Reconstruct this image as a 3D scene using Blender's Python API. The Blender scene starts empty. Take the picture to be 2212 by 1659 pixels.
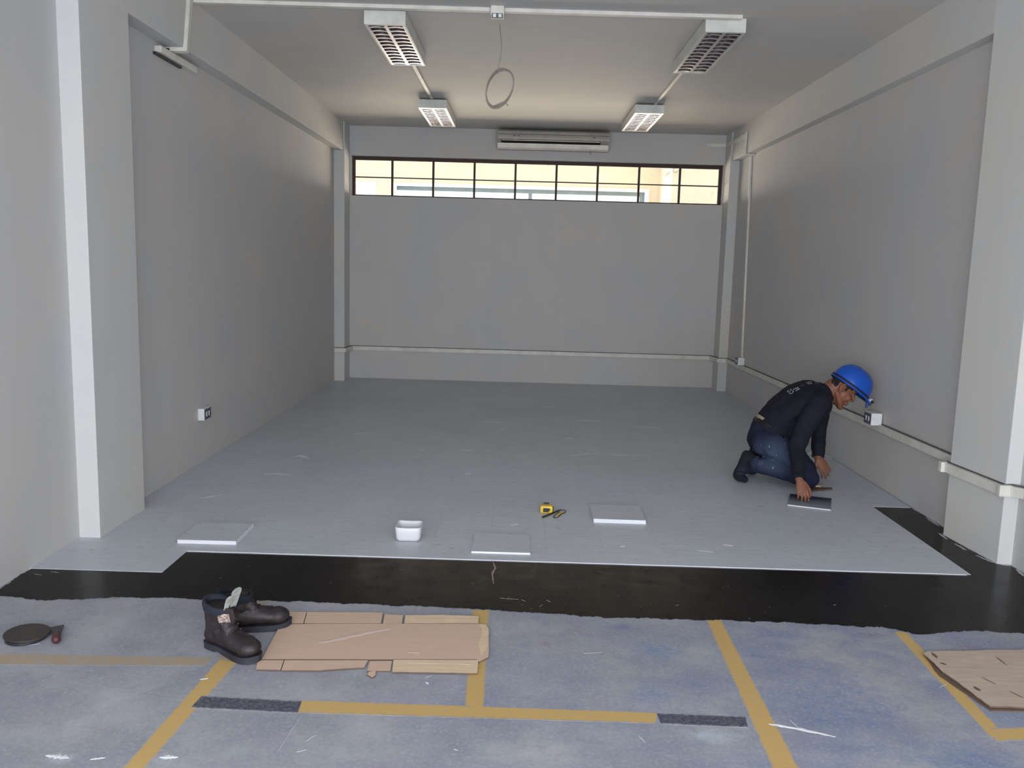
import bpy, bmesh, math, random
from mathutils import Vector, Matrix, noise
from mathutils.bvhtree import BVHTree
random.seed(7)
SC = bpy.context.scene
COL = SC.collection

# ------------------------------------------------------------------ camera
F, PITCH, ROLL, YAW, H = 1840.57, -0.1397, 0.0274, -0.0087, 1.4892
W2, H2 = 1106.0, 829.5
cy, sy, cp, sp = math.cos(YAW), math.sin(YAW), math.cos(PITCH), math.sin(PITCH)
fwd = Vector((sy * cp, cy * cp, sp))
right0 = Vector((cy, -sy, 0))
up0 = right0.cross(fwd)
cr, sr = math.cos(ROLL), math.sin(ROLL)
# the picture is rolled clockwise by ROLL
rightv = right0 * cr + up0 * sr
upv = up0 * cr - right0 * sr
cam_d = bpy.data.cameras.new('camera')
cam = bpy.data.objects.new('camera', cam_d)
COL.objects.link(cam)
cam_d.sensor_fit = 'HORIZONTAL'
cam_d.sensor_width = 36
cam_d.lens = 36 * F / 2212.0
cam_d.clip_start = 0.05
cam_d.clip_end = 200
R3 = Matrix((rightv, upv, -fwd)).transposed()
cam.matrix_world = Matrix.Translation((0, 0, H)) @ R3.to_4x4()
SC.camera = cam

# ------------------------------------------------------------------ exposure, world, daylight
SC.view_settings.view_transform = 'Standard'
SC.view_settings.look = 'None'
SC.view_settings.gamma = 1
SC.view_settings.use_curve_mapping = False
SC.view_settings.exposure = 0.0
wd = bpy.data.worlds.new('sky')
SC.world = wd
wd.use_nodes = True
wd.node_tree.nodes['Background'].inputs[0].default_value = (0.86, 0.92, 1.0, 1)
wd.node_tree.nodes['Background'].inputs[1].default_value = 2.2

def area(name, loc, target, sx, sy_, power, color, spread=None):
    d = bpy.data.lights.new(name, 'AREA')
    d.shape = 'RECTANGLE'; d.size = sx; d.size_y = sy_
    d.energy = power; d.color = color
    if spread: d.spread = math.radians(spread)
    o = bpy.data.objects.new(name, d)
    COL.objects.link(o)
    o.location = loc
    o.rotation_euler = (Vector(target) - Vector(loc)).to_track_quat('-Z', 'Y').to_euler()
    return o
# daylight through the wide open doorway behind the camera
area('doorway_daylight', (0.1, -1.35, 1.0), (0.1, 5, 0.75), 4.4, 1.8, 225, (0.97, 0.975, 1.0))
# daylight thrown up off the sunlit ground outside the high back window
area('outside_bounce', (0.1, 13.9, 1.72), (0.1, 10.7, 2.1), 5.0, 1.3, 330, (1.0, 0.88, 0.74))

# ------------------------------------------------------------------ helpers: points from the picture
def ray(x, y):
    return (fwd + rightv * ((x - W2) / F) - upv * ((y - H2) / F))
def gz(x, y, z=0.0):
    d = ray(x, y); t = (z - H) / d.z
    return Vector((0, 0, H)) + d * t
def gy(x, y, Y):
    d = ray(x, y); return Vector((0, 0, H)) + d * (Y / d.y)
def gx(x, y, X):
    d = ray(x, y); return Vector((0, 0, H)) + d * (X / d.x)

# ------------------------------------------------------------------ helpers: materials
def lin(c):
    c = c / 255.0
    return c / 12.92 if c <= 0.04045 else ((c + 0.055) / 1.055) ** 2.4
def rgb(r, g, b): return (lin(r), lin(g), lin(b), 1)

class NT:
    def __init__(s, name):
        s.m = bpy.data.materials.new(name); s.m.use_nodes = True
        s.t = s.m.node_tree; s.b = s.t.nodes['Principled BSDF']
    def n(s, kind, **kw):
        o = s.t.nodes.new(kind)
        for k, v in kw.items(): setattr(o, k, v)
        return o
    def l(s, a, b): s.t.links.new(a, b)
    def pos(s, scale=(1, 1, 1), off=(0, 0, 0), kind='world'):
        mp = s.n('ShaderNodeMapping'); mp.inputs['Scale'].default_value = scale
        mp.inputs['Location'].default_value = off
        if kind == 'world': s.l(s.n('ShaderNodeNewGeometry').outputs['Position'], mp.inputs[0])
        elif kind == 'object': s.l(s.n('ShaderNodeTexCoord').outputs['Object'], mp.inputs[0])
        else: s.l(s.n('ShaderNodeTexCoord').outputs['UV'], mp.inputs[0])
        return mp.outputs[0]
    def noise(s, vec, scale, detail=4, rough=0.55):
        o = s.n('ShaderNodeTexNoise'); o.inputs['Scale'].default_value = scale
        o.inputs['Detail'].default_value = detail; o.inputs['Roughness'].default_value = rough
        s.l(vec, o.inputs['Vector']); return o.outputs['Fac']
    def ramp(s, fac, stops):
        o = s.n('ShaderNodeValToRGB'); e = o.color_ramp.elements
        while len(e) < len(stops): e.new(0.5)
        for el, (p, c) in zip(e, stops):
            el.position = p; el.color = c if len(c) == 4 else (*c, 1)
        s.l(fac, o.inputs[0]); return o.outputs[0]
    def step(s, fac, a, b):
        return s.ramp(fac, [(a, (0, 0, 0)), (b, (1, 1, 1))])
    def mix(s, fac, a, b):
        o = s.n('ShaderNodeMix', data_type='RGBA')
        if isinstance(fac, (int, float)): o.inputs[0].default_value = fac
        else: s.l(fac, o.inputs[0])
        for i, v in ((6, a), (7, b)):
            if isinstance(v, tuple): o.inputs[i].default_value = v
            else: s.l(v, o.inputs[i])
        return o.outputs[2]
    def math(s, op, a, b=None):
        o = s.n('ShaderNodeMath', operation=op)
        for i, v in ((0, a), (1, b)):
            if v is None: continue
            if isinstance(v, (int, float)): o.inputs[i].default_value = v
            else: s.l(v, o.inputs[i])
        return o.outputs[0]
    def bump(s, h, strength=0.2, dist=0.01):
        o = s.n('ShaderNodeBump'); o.inputs['Strength'].default_value = strength
        o.inputs['Distance'].default_value = dist
        s.l(h, o.inputs['Height']); s.l(o.outputs[0], s.b.inputs['Normal'])
    def set(s, base=None, rough=None, metal=None, spec=None):
        if base is not None:
            if isinstance(base, tuple): s.b.inputs['Base Color'].default_value = base
            else: s.l(base, s.b.inputs['Base Color'])
        if rough is not None:
            if isinstance(rough, (int, float)): s.b.inputs['Roughness'].default_value = rough
            else: s.l(rough, s.b.inputs['Roughness'])
        if metal is not None: s.b.inputs['Metallic'].default_value = metal
        if spec is not None: s.b.inputs['Specular IOR Level'].default_value = spec
        return s.m

def simple(name, c, rough=0.6, metal=0.0, var=0.06, scale=8.0, spec=0.5, kind='world', bump=0.0):
    t = NT(name); v = t.pos(kind=kind)
    f = t.noise(v, scale, 5)
    d = tuple(max(0, x * (1 - var * 2)) for x in c[:3]) + (1,)
    l_ = tuple(min(1, x * (1 + var * 2)) for x in c[:3]) + (1,)
    col = t.ramp(f, [(0.3, d), (0.7, l_)])
    t.set(col, rough, metal, spec)
    if bump: t.bump(t.noise(v, scale * 12, 3), bump, 0.002)
    return t.m

def plaster(name, c, stain=0.07):
    t = NT(name); v = t.pos()
    f = t.noise(v, 1.3, 5, 0.6); g = t.noise(t.pos((1, 1, 0.35)), 5.0, 4, 0.6)
    base = tuple(c)
    cool = (c[0] * (1 - stain), c[1] * (1 - stain * .6), c[2] * (1 - stain * .1), 1)
    warm = (c[0] * (1 + stain * .3), c[1] * (1 - stain * .1), c[2] * (1 - stain * .7), 1)
    a = t.ramp(f, [(0.35, cool), (0.65, warm)])
    b = t.mix(t.math('MULTIPLY', t.step(g, 0.45, 0.75), 0.25), a, (c[0] * 1.1, c[1] * 1.1, c[2] * 1.12, 1))
    t.set(b, 0.62, 0, 0.35)
    t.bump(t.noise(v, 140, 3, 0.6), 0.12, 0.002)
    return t.m

M = {}
M['wall'] = plaster('wall_paint', rgb(196, 195, 194))
M['ceiling'] = plaster('ceiling_paint', rgb(200, 198, 195))
M['column'] = plaster('column_paint', rgb(203, 203, 201))
M['beige_wall'] = plaster('outside_plaster', rgb(222, 208, 184))
M['trunk'] = simple('trunking_plastic', rgb(214, 212, 205), 0.45)
M['lamp_white'] = simple('lamp_enamel', rgb(212, 214, 208), 0.35)
M['louver'] = simple('louver_aluminium', rgb(200, 196, 202), 0.22, 1.0)
M['reflector'] = simple('reflector_aluminium', rgb(190, 184, 190), 0.3, 1.0)
M['tube'] = simple('tube_glass_white', rgb(225, 225, 225), 0.3)
M['ac_white'] = simple('ac_plastic', rgb(178, 174, 162), 0.35)
M['ac_dark'] = simple('ac_dark_plastic', rgb(38, 34, 34), 0.5)
M['ac_gloss'] = simple('ac_flap_plastic', rgb(246, 240, 230), 0.2)
M['frame'] = simple('window_steel', rgb(62, 42, 36), 0.6)
M['black'] = simple('black_plastic', rgb(22, 22, 24), 0.5)
M['grey_plate'] = simple('socket_plate_grey', rgb(84, 88, 98), 0.5)
M['sock_white'] = simple('socket_white', rgb(222, 224, 226), 0.4)
M['cable'] = simple('grey_cable', rgb(150, 142, 132), 0.5)
M['teal'] = simple('teal_frame', rgb(112, 126, 130), 0.5)
M['white_gloss'] = simple('white_frame_paint', rgb(240, 240, 240), 0.4)
M['tub'] = simple('white_tub_plastic', rgb(206, 210, 215), 0.35, var=0.02)
M['yellow'] = simple('yellow_plastic', rgb(226, 190, 66), 0.35)
M['leather'] = simple('brown_leather', rgb(38, 31, 34), 0.55, var=0.3, scale=22, bump=0.4)
M['sole'] = simple('boot_rubber', rgb(38, 38, 48), 0.65, var=0.2, scale=14)
M['navy_fabric'] = simple('navy_padding', rgb(26, 30, 44), 0.85, bump=0.5, scale=20)
M['pale_leather'] = simple('pale_lining', rgb(196, 200, 196), 0.7, var=0.12, scale=30)
M['patch'] = simple('worn_patch', rgb(150, 136, 128), 0.6, var=0.3, scale=60)
M['steel'] = simple('dull_steel', rgb(70, 72, 78), 0.45, 0.8)
M['maroon'] = simple('maroon_handle', rgb(72, 36, 42), 0.5)
M['lid'] = simple('tarred_disc', rgb(52, 46, 44), 0.55, var=0.2, scale=14)
M['skin'] = simple('skin', rgb(128, 82, 62), 0.55, var=0.05, scale=20)
M['hair'] = simple('black_hair', rgb(16, 13, 12), 0.7, bump=0.6, scale=40)
M['eye'] = simple('eye_white', rgb(130, 118, 110), 0.4)
M['helmet'] = simple('blue_hard_hat', rgb(22, 82, 184), 0.28, var=0.04, scale=12)
M['strap_navy'] = simple('navy_strap', rgb(20, 26, 58), 0.7)
M['lamp_grey'] = simple('headlamp_grey', rgb(178, 186, 210), 0.35)
M['lamp_blue'] = simple('headlamp_blue', rgb(58, 76, 128), 0.4)
M['belt'] = simple('black_belt', rgb(20, 18, 18), 0.5)
M['sock'] = simple('dark_sock', rgb(14, 18, 30), 0.9, bump=0.5, scale=30)
M['sock_stripe'] = simple('sock_stripe', rgb(66, 70, 104), 0.9)
M['print'] = simple('shirt_print', rgb(178, 178, 190), 0.7)
M['undershirt'] = simple('undershirt_skin', rgb(150, 138, 120), 0.8)
M['plaster_smear'] = simple('dried_plaster', rgb(226, 230, 234), 0.8)
M['tile_edge'] = simple('vinyl_edge', rgb(226, 230, 236), 0.5, var=0.02)
M['tile_joint'] = simple('tile_joint_grey', rgb(120, 124, 130), 0.6)
M['wood_strip'] = simple('pale_wood', rgb(196, 170, 150), 0.6, var=0.12, scale=30)
M['brown_strip'] = simple('brown_wood', rgb(96, 78, 66), 0.6, var=0.15, scale=30)

# shirt
t = NT('dark_shirt'); v = t.pos()
t.set(t.ramp(t.noise(v, 5, 4), [(0.35, rgb(14, 16, 26)), (0.7, rgb(30, 31, 46))]), 0.85, 0, 0.3)
t.bump(t.noise(v, 9, 4, 0.6), 0.5, 0.03); M['shirt'] = t.m
# jeans: worn pale on the thighs
t = NT('blue_jeans'); v = t.pos()
f = t.noise(v, 7, 5, 0.6)
c0 = t.ramp(f, [(0.3, rgb(17, 22, 42)), (0.6, rgb(28, 36, 60)), (0.8, rgb(46, 58, 82))])
dn = t.n('ShaderNodeVectorMath', operation='DISTANCE'); t.l(v, dn.inputs[0]); dn.inputs[1].default_value = (1.765, 5.80, 0.215)
near = t.step(dn.outputs['Value'], 0.20, 0.03)
near.node.color_ramp.elements[0].position = 0.03; near.node.color_ramp.elements[0].color = (1, 1, 1, 1)
near.node.color_ramp.elements[1].position = 0.17; near.node.color_ramp.elements[1].color = (0, 0, 0, 1)
c1 = t.mix(t.math('MULTIPLY', near, 0.6), c0, rgb(76, 92, 116))
c2 = t.mix(t.math('MULTIPLY', near, t.step(t.noise(v, 34, 3, 0.7), 0.63, 0.72)), c1, rgb(140, 154, 172))
t.set(c2, 0.85, 0, 0.3); t.bump(t.noise(v, 14, 4, 0.6), 0.5, 0.02); M['jeans'] = t.m

# concrete: blue-grey painted floor with stains
def dist_blob(t, v, c, scale, r0, r1):
    mp = t.n('ShaderNodeMapping'); mp.vector_type = 'POINT'
    mp.inputs['Location'].default_value = (-c[0] * scale[0], -c[1] * scale[1], 0)
    mp.inputs['Scale'].default_value = (scale[0], scale[1], 0)
    t.l(v, mp.inputs[0])
    ln = t.n('ShaderNodeVectorMath', operation='LENGTH'); t.l(mp.outputs[0], ln.inputs[0])
    nz = t.math('ADD', ln.outputs['Value'], t.math('MULTIPLY', t.math('SUBTRACT', t.noise(v, 16, 8, 0.8), 0.5), 3.2 * r1))
    mr = t.n('ShaderNodeMapRange'); t.l(nz, mr.inputs[0])
    mr.inputs[1].default_value = r0; mr.inputs[2].default_value = r1
    mr.inputs[3].default_value = 1; mr.inputs[4].default_value = 0
    return t.math('MULTIPLY', mr.outputs[0], t.math('ADD', 0.35, t.math('MULTIPLY', t.step(t.noise(v, 30, 6, 0.8), 0.4, 0.6), 0.65)))
def concrete_colour(t):
    v = t.pos()
    base = t.ramp(t.noise(v, 3.2, 7, 0.62), [(0.32, rgb(138, 142, 153)), (0.55, rgb(156, 159, 166)), (0.72, rgb(170, 172, 175))])
    sx = t.n('ShaderNodeSeparateXYZ'); t.l(v, sx.inputs[0])
    mr = t.n('ShaderNodeMapRange'); t.l(sx.outputs[0], mr.inputs[0])
    mr.inputs[1].default_value = -0.6; mr.inputs[2].default_value = 1.4
    blue = t.math('MULTIPLY', t.step(t.noise(t.pos((1, 1.6, 1), (3, 1, 0)), 2.4, 6, 0.65), 0.4, 0.66), mr.outputs[0])
    c = t.mix(t.math('MULTIPLY', blue, 0.75), base, rgb(104, 120, 156))
    pur = t.math('MULTIPLY', t.step(t.noise(t.pos((1, 1, 1), (9, 4, 0)), 3.1, 6, 0.65), 0.55, 0.72), 0.45)
    c = t.mix(pur, c, rgb(134, 128, 154))
    for (px, py), sc, r0, r1, colr, k in [
        ((1420, 1405), (1, 1.4), 0.02, 0.13, rgb(98, 130, 172), .7), ((1540, 1592), (1, 2.2), 0.02, 0.11, rgb(182, 198, 210), .8),
        ((1800, 1510), (1, 1.2), 0.04, 0.3, rgb(92, 114, 162), .6), ((1405, 1500), (1, 1), 0.02, 0.09, rgb(104, 134, 172), .6),
        ((1640, 1418), (1, 2.5), 0.01, 0.07, rgb(86, 96, 150), .6), ((2100, 1400), (1, 2), 0.01, 0.08, rgb(146, 112, 134), .6),
        ((1175, 1390), (1, 1), 0.005, 0.03, rgb(150, 100, 116), .6), ((700, 1312), (1, 3), 0.02, 0.16, rgb(166, 150, 178), .5),
        ((840, 1520), (1, 1.4), 0.02, 0.16, rgb(158, 150, 180), .5), ((1880, 1372), (1, 3), 0.01, 0.09, rgb(92, 84, 104), .7),
        ((1345, 1355), (1, 2), 0.01, 0.06, rgb(96, 104, 152), .5), ((1100, 1480), (1, 1), 0.05, 0.3, rgb(128, 140, 160), .5),
        ((2050, 1640), (1, 1.6), 0.03, 0.25, rgb(100, 126, 160), .6), ((130, 1640), (1, 1.5), 0.01, 0.05, rgb(190, 196, 206), .7),
        ((365, 1638), (1, 1.5), 0.01, 0.05, rgb(190, 196, 206), .6), ((165, 1560), (1, 1.5), 0.01, 0.04, rgb(178, 184, 194), .5)]:
        p = gz(px, py)
        c = t.mix(t.math('MULTIPLY', dist_blob(t, v, (p.x, p.y), sc, r0, r1), k), c, colr)
    # small mottling, flecks and worn spots
    m1 = t.noise(v, 70, 6, 0.8)
    c = t.mix(t.math('MULTIPLY', t.step(m1, 0.50, 0.66), 0.40), c, rgb(190, 193, 199))
    m2 = t.noise(t.pos((1, 1, 1), (2, 8, 0)), 24, 7, 0.75)
    c = t.mix(t.math('MULTIPLY', t.step(m2, 0.50, 0.68), 0.35), c, rgb(122, 128, 148))
    fl = t.math('MULTIPLY', t.step(t.noise(v, 48, 4, 0.7), 0.655, 0.70), t.step(t.noise(t.pos((1, 1, 1), (1, 7, 0)), 5, 4), 0.42, 0.6))
    c = t.mix(t.math('MULTIPLY', fl, 0.75), c, rgb(206, 210, 216))
    dk = t.step(t.noise(t.pos((1, 1, 1), (5, 5, 5)), 38, 4, 0.7), 0.70, 0.76)
    c = t.mix(t.math('MULTIPLY', dk, 0.35), c, rgb(96, 100, 116))
    return c, v
t = NT('painted_concrete'); c, v = concrete_colour(t)
t.set(c, 0.6, 0, 0.4); t.bump(t.noise(v, 60, 4), 0.15, 0.003); M['concrete'] = t.m
def line_mat(name, colr, wear):
    t = NT(name); c, v = concrete_colour(t)
    w = t.step(t.noise(v, 16, 6, 0.75), wear, wear + 0.12)
    uv = t.pos(kind='uv'); s = t.n('ShaderNodeSeparateXYZ'); t.l(uv, s.inputs[0])
    e = t.math('ABSOLUTE', t.math('SUBTRACT', s.outputs[1], 0.5))
    e = t.math('ADD', e, t.math('MULTIPLY', t.math('SUBTRACT', t.noise(v, 45, 5, 0.8), 0.5), 0.45))
    edge = t.step(e, 0.36, 0.52)
    mask = t.math('MAXIMUM', t.math('MAXIMUM', t.math('MULTIPLY', w, 0.6), edge), t.math('MULTIPLY', t.step(t.noise(v, 70, 6, 0.8), 0.42, 0.6), 0.3))
    t.set(t.mix(mask, colr, c), 0.6, 0, 0.4); return t.m
M['yellow_line'] = line_mat('yellow_floor_paint', rgb(200, 165, 92), 0.60)
M['yellow_faint'] = line_mat('faded_yellow_floor_paint', rgb(168, 150, 124), 0.48)
M['dark_line'] = line_mat('dark_floor_tape', rgb(62, 64, 80), 0.60)

# adhesive
t = NT('black_floor_adhesive'); v = t.pos()
base = t.ramp(t.noise(v, 5, 6, 0.6), [(0.3, rgb(14, 13, 15)), (0.7, rgb(27, 24, 24))])
sx = t.n('ShaderNodeSeparateXYZ'); t.l(v, sx.inputs[0])
m1 = t.n('ShaderNodeMapRange'); t.l(t.math('ABSOLUTE', t.math('SUBTRACT', sx.outputs[0], 0.25)), m1.inputs[0])
m1.inputs[1].default_value = 0.3; m1.inputs[2].default_value = 1.1; m1.inputs[3].default_value = 1; m1.inputs[4].default_value = 0
br = t.math('MULTIPLY', m1.outputs[0], t.step(t.noise(t.pos((1, 1.8, 1)), 6, 6, 0.7), 0.42, 0.75))
c = t.mix(t.math('MULTIPLY', br, 0.75), base, rgb(52, 40, 28))
fl = t.math('MULTIPLY', t.step(t.noise(t.pos((1, 2, 1)), 34, 4, 0.7), 0.64, 0.70), t.step(t.noise(t.pos((1, 1, 1), (2, 2, 2)), 4, 3), 0.45, 0.62))
c = t.mix(t.math('MULTIPLY', t.math('MULTIPLY', fl, m1.outputs[0]), 0.7), c, rgb(160, 148, 132))
fine = t.step(t.noise(v, 70, 2, 0.5), 0.755, 0.775)
c = t.mix(t.math('MULTIPLY', fine, 0.8), c, rgb(190, 190, 190))
t.set(c, t.ramp(t.noise(v, 9, 5), [(0.3, (0.16, 0.16, 0.16)), (0.7, (0.30, 0.30, 0.30))]), 0, 0.09)
t.bump(t.noise(t.pos((1, 1.4, 1)), 26, 5, 0.7), 0.08, 0.002); M['adhesive'] = t.m

# vinyl tile: pale grey with streaks running across the room, each tile drawn from its own patch
t = NT('grey_vinyl_tile')
oi = t.n('ShaderNodeObjectInfo'); tc = t.n('ShaderNodeTexCoord')
cm = t.n('ShaderNodeCombineXYZ'); t.l(t.math('MULTIPLY', oi.outputs['Random'], 57.0), cm.inputs[0]); t.l(t.math('MULTIPLY', oi.outputs['Random'], 91.0), cm.inputs[1])
ad = t.n('ShaderNodeVectorMath', operation='ADD'); t.l(tc.outputs['Object'], ad.inputs[0]); t.l(cm.outputs[0], ad.inputs[1])
def mp(sc):
    o = t.n('ShaderNodeMapping'); o.inputs['Scale'].default_value = sc; t.l(ad.outputs[0], o.inputs[0]); return o.outputs[0]
base = t.ramp(t.noise(mp((1.2, 14, 1)), 3, 6, 0.6), [(0.3, rgb(188, 194, 203)), (0.7, rgb(202, 208, 216))])
st = t.step(t.noise(mp((2.2, 26, 1)), 3.4, 5, 0.65), 0.60, 0.72)
c = t.mix(t.math('MULTIPLY', st, 0.22), base, rgb(140, 148, 156))
dk = t.step(t.noise(mp((3.0, 30, 1)), 4.4, 3, 0.55), 0.655, 0.70)
c = t.mix(t.math('MULTIPLY', dk, 0.9), c, rgb(52, 54, 58))
wp = t.pos()
wh = t.math('MULTIPLY', t.step(t.noise(t.pos((1, 1.0, 1)), 9, 7, 0.75), 0.52, 0.72), t.step(t.noise(t.pos((1, 1, 1), (7, 3, 0)), 1.3, 3), 0.46, 0.62))
c = t.mix(t.math('MULTIPLY', wh, 0.55), c, rgb(205, 212, 220))
dirt = t.step(t.noise(wp, 0.9, 5), 0.35, 0.7)
c = t.mix(t.math('MULTIPLY', dirt, 0.16), c, rgb(138, 140, 146))
t.set(c, t.ramp(t.noise(wp, 2.5, 5), [(0.3, (0.36, 0.36, 0.36)), (0.7, (0.5, 0.5, 0.5))]), 0, 0.4)
M['tile'] = t.m

# cardboard
def card_mat(name, a, b):
    t = NT(name); v = t.pos()
    c = t.ramp(t.noise(t.pos((1, 10, 1)), 6, 5, 0.6), [(0.3, a), (0.7, b)])
    c = t.mix(t.math('MULTIPLY', t.step(t.noise(v, 9, 5, 0.7), 0.58, 0.75), 0.4), c, tuple(min(1, x * 1.22) for x in b[:3]) + (1,))
    t.set(c, 0.85, 0, 0.2)
    wv = t.n('ShaderNodeTexWave'); wv.inputs['Scale'].default_value = 60; wv.bands_direction = 'X'; t.l(v, wv.inputs[0])
    t.bump(wv.outputs['Fac'], 0.08, 0.001); return t.m
M['card'] = card_mat('brown_cardboard', rgb(198, 172, 152), rgb(206, 180, 160))
M['card_pale'] = card_mat('pale_torn_cardboard', rgb(206, 184, 154), rgb(220, 200, 172))
M['card_old'] = card_mat('worn_cardboard', rgb(174, 158, 144), rgb(192, 176, 160))
M['card_scuff'] = simple('pale_scuff', rgb(214, 192, 180), 0.8)
M['grey_scuff'] = simple('grey_scratch', rgb(180, 184, 192), 0.8)
M['wall_dust'] = simple('wall_paint_drips', rgb(176, 178, 182), 0.8)
M['card_edge'] = simple('cardboard_edge', rgb(96, 78, 66), 0.9)

# glass: thin pane with a little reflection
t = NT('window_glass')
tr = t.n('ShaderNodeBsdfTransparent'); tr.inputs[0].default_value = (0.97, 0.96, 0.93, 1)
gl = t.n('ShaderNodeBsdfGlossy'); gl.inputs['Roughness'].default_value = 0.05
ms = t.n('ShaderNodeMixShader')
fr = t.n('ShaderNodeFresnel'); fr.inputs[0].default_value = 1.45
dt = t.n('ShaderNodeBsdfDiffuse'); dt.inputs[0].default_value = (0.9, 0.86, 0.78, 1)
m2 = t.n('ShaderNodeMixShader')
t.l(t.math('MULTIPLY', t.step(t.noise(t.pos((1, 1, 1)), 14, 5, 0.75), 0.56, 0.8), 0.22), m2.inputs[0])
t.l(tr.outputs[0], m2.inputs[1]); t.l(dt.outputs[0], m2.inputs[2])
t.l(fr.outputs[0], ms.inputs[0]); t.l(m2.outputs[0], ms.inputs[1]); t.l(gl.outputs[0], ms.inputs[2])
t.l(ms.outputs[0], t.t.nodes['Material Output'].inputs[0]); M['glass'] = t.m

# ------------------------------------------------------------------ helpers: geometry
def obj(name, bm, mat, parent=None, smooth=False, loc=None, bevel=0):
    if bevel:
        bmesh.ops.bevel(bm, geom=bm.edges[:], offset=bevel, segments=2, profile=0.6, affect='EDGES', clamp_overlap=True)
    me = bpy.data.meshes.new(name)
    bmesh.ops.recalc_face_normals(bm, faces=bm.faces[:])
    bm.to_mesh(me); bm.free()
    mats = mat if isinstance(mat, list) else [mat]
    for m in mats: me.materials.append(M[m] if isinstance(m, str) else m)
    if smooth:
        for p in me.polygons: p.use_smooth = True
    o = bpy.data.objects.new(name, me); COL.objects.link(o)
    if loc is not None: o.location = loc
    if parent is not None:
        o.parent = parent
        if loc is None and parent.type == 'EMPTY':
            o.matrix_parent_inverse = parent.matrix_basis.inverted()
    return o
def empty(name, loc=(0, 0, 0), rz=0.0):
    o = bpy.data.objects.new(name, None); COL.objects.link(o)
    o.empty_display_size = 0.05
    o.location = loc; o.rotation_euler = (0, 0, rz); return o
def tag(o, label=None, cat=None, group=None, kind=None):
    if label: o['label'] = label
    if cat: o['category'] = cat
    if group: o['group'] = group
    if kind: o['kind'] = kind
    return o
def box(bm, x0, x1, y0, y1, z0, z1):
    vs = [bm.verts.new(p) for p in ((x0, y0, z0), (x1, y0, z0), (x1, y1, z0), (x0, y1, z0), (x0, y0, z1), (x1, y0, z1), (x1, y1, z1), (x0, y1, z1))]
    for f in ((0, 3, 2, 1), (4, 5, 6, 7), (0, 1, 5, 4), (1, 2, 6, 5), (2, 3, 7, 6), (3, 0, 4, 7)):
        bm.faces.new([vs[i] for i in f])
    return vs
def bxm(*a):
    bm = bmesh.new(); box(bm, *a); return bm
def prism(bm, pts, z0, z1):
    """a slab with the outline pts (x, y); z0/z1 numbers or functions of x, y"""
    fa = z0 if callable(z0) else (lambda x, y: z0)
    fb = z1 if callable(z1) else (lambda x, y: z1)
    lo = [bm.verts.new((p[0], p[1], fa(p[0], p[1]))) for p in pts]
    hi = [bm.verts.new((p[0], p[1], fb(p[0], p[1]))) for p in pts]
    n = len(pts)
    bm.faces.new(hi); bm.faces.new(lo[::-1])
    for i in range(n): bm.faces.new((lo[i], lo[(i + 1) % n], hi[(i + 1) % n], hi[i]))
def path_bar(pts, w, h, nrm=None):
    """rectangular trunking along a path: w wide across, h proud; nrm(i) the direction it stands off"""
    bm = bmesh.new(); rings = []
    n = len(pts)
    for i, p in enumerate(pts):
        p = Vector(p)
        a = (Vector(pts[i]) - Vector(pts[i - 1])).normalized() if i > 0 else None
        b = (Vector(pts[i + 1]) - Vector(pts[i])).normalized() if i < n - 1 else None
        d = (a + b).normalized() if a and b else (a or b)
        N = Vector(nrm[i]).normalized(); N = (N - d * N.dot(d)).normalized()
        S = d.cross(N)
        k = 1.0
        if a and b: k = 1.0 / max(0.5, a.dot(d))
        # miter applies in the plane of the bend
        bend = (b - a) if a and b else Vector((0, 0, 0))
        ks = k if abs(bend.dot(S)) > abs(bend.dot(N)) else 1.0
        kn = k if ks == 1.0 else 1.0
        rings.append([bm.verts.new(q) for q in (p - S * w / 2 * ks, p + S * w / 2 * ks, p + S * w / 2 * ks + N * h * kn, p - S * w / 2 * ks + N * h * kn)])
    for i in range(n - 1):
        for j in range(4):
            bm.faces.new((rings[i][j], rings[i][(j + 1) % 4], rings[i + 1][(j + 1) % 4], rings[i + 1][j]))
    bm.faces.new(rings[0][::-1]); bm.faces.new(rings[-1])
    return bm
def catmull(pts, sub):
    out = []
    P = [pts[0]] + list(pts) + [pts[-1]]
    L = len(pts[0])
    for i in range(1, len(P) - 2):
        for s in range(sub):
            u = s / sub
            out.append([0.5 * (2 * P[i][k] + (P[i + 1][k] - P[i - 1][k]) * u + (2 * P[i - 1][k] - 5 * P[i][k] + 4 * P[i + 1][k] - P[i + 2][k]) * u * u
                        + (3 * P[i][k] - P[i - 1][k] - 3 * P[i + 1][k] + P[i + 2][k]) * u ** 3) for k in range(L)])
    out.append(list(pts[-1])); return out
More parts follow.
